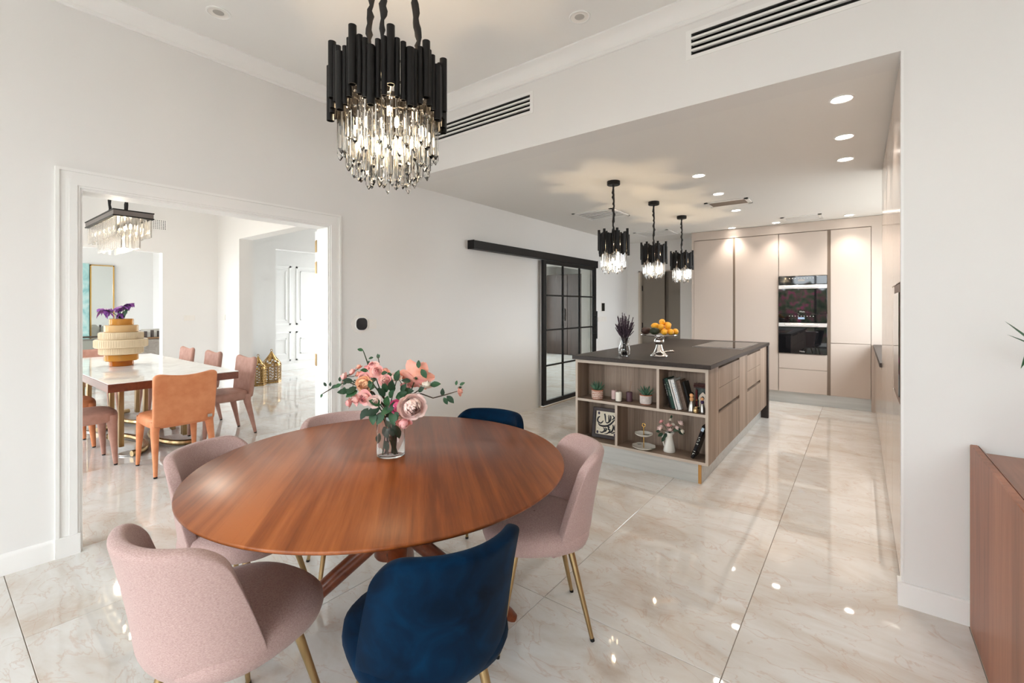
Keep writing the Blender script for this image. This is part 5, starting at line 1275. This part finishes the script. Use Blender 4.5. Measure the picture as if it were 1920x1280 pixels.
# wall grille, lanterns
p = px(297, 421, XF); t = thing('square_wall_grille', 'small square perforated grille high on the dining room wall', 'air vent', (XF, p.y, p.z))
part('duct', duct('x', XF-.001, XF-.13, *WGR), GALV, t)
for k in range(9): part('bar', M().box(XF+.003, XF+.010, p.y-.104+.026*k-.006, p.y-.104+.026*k+.006, p.z-.078, p.z+.078), WHITE, t)
for k in range(7): part('bar', M().box(XF+.004, XF+.009, p.y-.104, p.y+.104, p.z-.078+.026*k-.006, p.z-.078+.026*k+.006), WHITE, t)
LFLOOR = 0.0
def lantern(label, u, v, r, hb, ht):
    c = pz(u, v, 0); t = thing('brass_lantern', label, 'lantern', (c.x, c.y, 0), .3, 'brass lanterns in the hall')
    n = 6; hexp = lambda rr, z: [Vector((rr*math.cos(2*PI*k/n), rr*math.sin(2*PI*k/n), z)) for k in range(n)]
    part('base', M().lathe([(0,0),(r*1.04,0),(r*1.04,.02),(r,.03),(0,.03)], (0,0,0), n), AGOLD, t, world=False)
    for k in range(n):
        part('corner_post', M().cyl(hexp(r*.97, .03)[k], hexp(r*.97, hb)[k], .008, n=8), AGOLD, t, world=False)
        a, b2 = hexp(r*.96, 0)[k], hexp(r*.96, 0)[(k+1) % n]; side = (b2-a); L = side.length; sdn = side.normalized()
        m = M(); rows = 5; cols = 2
        for i in range(rows):
            for j in range(cols):
                cc = a + sdn*(L*(j+.5)/cols) + UP*(.05+(hb-.06)*(i+.5)/rows); hw, hh = L/cols*.42, (hb-.06)/rows*.42
                loop = [cc + sdn*(hw*math.cos(2*PI*q/10)) + UP*(hh*math.sin(2*PI*q/10)) for q in range(11)]
                m.tube(loop, .0055, 5, cap=False)
        m.tube([a+UP*.05, b2+UP*.05], .006, 5).tube([a+UP*(hb-.01), b2+UP*(hb-.01)], .007, 5)
        part('pierced_panel', m, AGOLD, t, world=False)
    dome = [(r*1.0, hb), (r*.92, hb+(ht-hb)*.15), (r*.70, hb+(ht-hb)*.38), (r*.42, hb+(ht-hb)*.62), (r*.18, hb+(ht-hb)*.85), (.012, ht)]
    for k in range(n):
        m = M(); an = lambda f: 2*PI*(k+f)/n
        for i in range(len(dome)-1):
            for j in range(3):
                (r0, z0_), (r1, z1_) = dome[i], dome[i+1]
                if (i+j) % 2 == 0 or i > 2:
                    m.add([(r0*math.cos(an(j/3)), r0*math.sin(an(j/3)), z0_), (r0*math.cos(an((j+1)/3)), r0*math.sin(an((j+1)/3)), z0_), (r1*math.cos(an((j+1)/3)), r1*math.sin(an((j+1)/3)), z1_), (r1*math.cos(an(j/3)), r1*math.sin(an(j/3)), z1_)], [[0,1,2,3]])
        for (r0, z0_), (r1, z1_) in zip(dome, dome[1:]): m.cyl((r0*math.cos(an(0)), r0*math.sin(an(0)), z0_), (r1*math.cos(an(0)), r1*math.sin(an(0)), z1_), .006, n=6)
        part('roof_panel', m, AGOLD, t, world=False)
    part('ring_handle', M().tube([(.022*math.sin(q*PI/8), 0, ht+.03-.022*math.cos(q*PI/8)) for q in range(17)], .005, 6).cyl((0,0,ht-.01), (0,0,ht+.01), .012, n=10), AGOLD, t, world=False)
lantern('smaller pierced brass lantern with pointed dome on the hall floor', 484, 722, .13, .30, .50)
lantern('larger pierced brass lantern with pointed dome on the hall floor', 509, 716, .165, .32, .56)
# living room seen through the far opening
TEAL = noise_col('teal_artwork', [srgb(120,176,180), srgb(168,208,206), srgb(210,226,222)], 3, .5, distort=2)
a0, a1 = px(140, 500, -12.72), px(167.5, 500, -12.72)
solo('teal_panel', M().rbox(-12.748, -12.715, a0.y, a1.y, .1, 2.30, .003), TEAL, 'tall abstract teal wall panel in the living room', 'artwork', (-12.73, a0.y, .1))
b0, b1 = px(169, 500, -12.70), px(214.5, 500, -12.70)
mr = thing('wall_mirror', 'tall gold framed mirror in the living room', 'mirror', (-12.72, b0.y, .05))
part('frame', M().box(-12.74, -12.70, b0.y, b0.y+.02, .05, 2.28).box(-12.74, -12.70, b1.y-.02, b1.y, .05, 2.28).box(-12.74, -12.70, b0.y, b1.y, 2.26, 2.28).box(-12.74, -12.70, b0.y, b1.y, .05, .07), GOLD, mr)
part('glass', M().box(-12.735, -12.715, b0.y+.02, b1.y-.02, .07, 2.26), mat('mirror_silver', (.80,.83,.80), .02, metal=1), mr)
GV = noise_col('grey_velvet', [srgb(140,132,124), srgb(176,168,160)], 9, .9, distort=1); GL = mat('grey_linen', srgb(186,182,174), .9)
so = thing('grey_sofa', 'grey velvet sofa with brass top rail in the living room', 'sofa', (-11.2, 2.4, 0))
part('body', M().rbox(-11.6, -10.75, 2.05, 3.2, .12, .42, .03), GV, so)
part('backrest', M().rbox(-10.78, -10.62, 2.02, 3.22, .12, .80, .02), GV, so)
part('top_rail', M().rbox(-10.80, -10.60, 2.0, 3.23, .80, .825, .004), mat('brown_rail', srgb(138,104,72), .4), so)
part('arm', M().rbox(-11.6, -10.78, 3.06, 3.2, .42, .66, .03), GV, so)
part('cushion', M().rbox(-11.3, -11.1, 2.15, 2.6, .46, .98, .06), GL, so); part('cushion', M().rbox(-11.3, -11.1, 2.62, 3.05, .46, .96, .06), GL, so)
for k in range(4):
    solo('standing_book', M().rbox(-10.75, -10.63, 2.50+.10*k, 2.525+.10*k, .8255, .96-.02*(k % 2), .002), mat('dark_spine', srgb(84,74,70), .6), ('first', 'second', 'third', 'fourth')[k]+' small dark book standing on the sofa rail counted from the mirror', 'book', (-10.7, 2.51+.1*k, .8255), group='books on the sofa rail')
ac_ = thing('framed_armchair', 'grey armchair with dark frame in the living room', 'armchair', (-10.6, 1.75, 0))
part('back_cushion', M().rbox(-10.35, -10.22, 1.35, 1.95, .30, .86, .03), mat('sage_linen', srgb(150,152,144), .9), ac_)
part('frame', M().rbox(-10.24, -10.19, 1.32, 1.36, 0, .90, .005).rbox(-10.24, -10.19, 1.94, 1.98, 0, .90, .005).rbox(-10.24, -10.19, 1.32, 1.98, .88, .91, .005), mat('dark_wood_frame', srgb(70,62,54), .5), ac_)
part('seat', M().rbox(-10.9, -10.24, 1.36, 1.94, .28, .44, .03), mat('sage_linen_seat', srgb(150,152,144), .9), ac_)
for xx in (-10.88,): 
    for yy in (1.36, 1.9): part('leg', M().cyl((xx, yy+.02, 0), (xx, yy+.02, .3), .018, n=10), mat('dark_leg', srgb(70,62,54), .5), ac_)
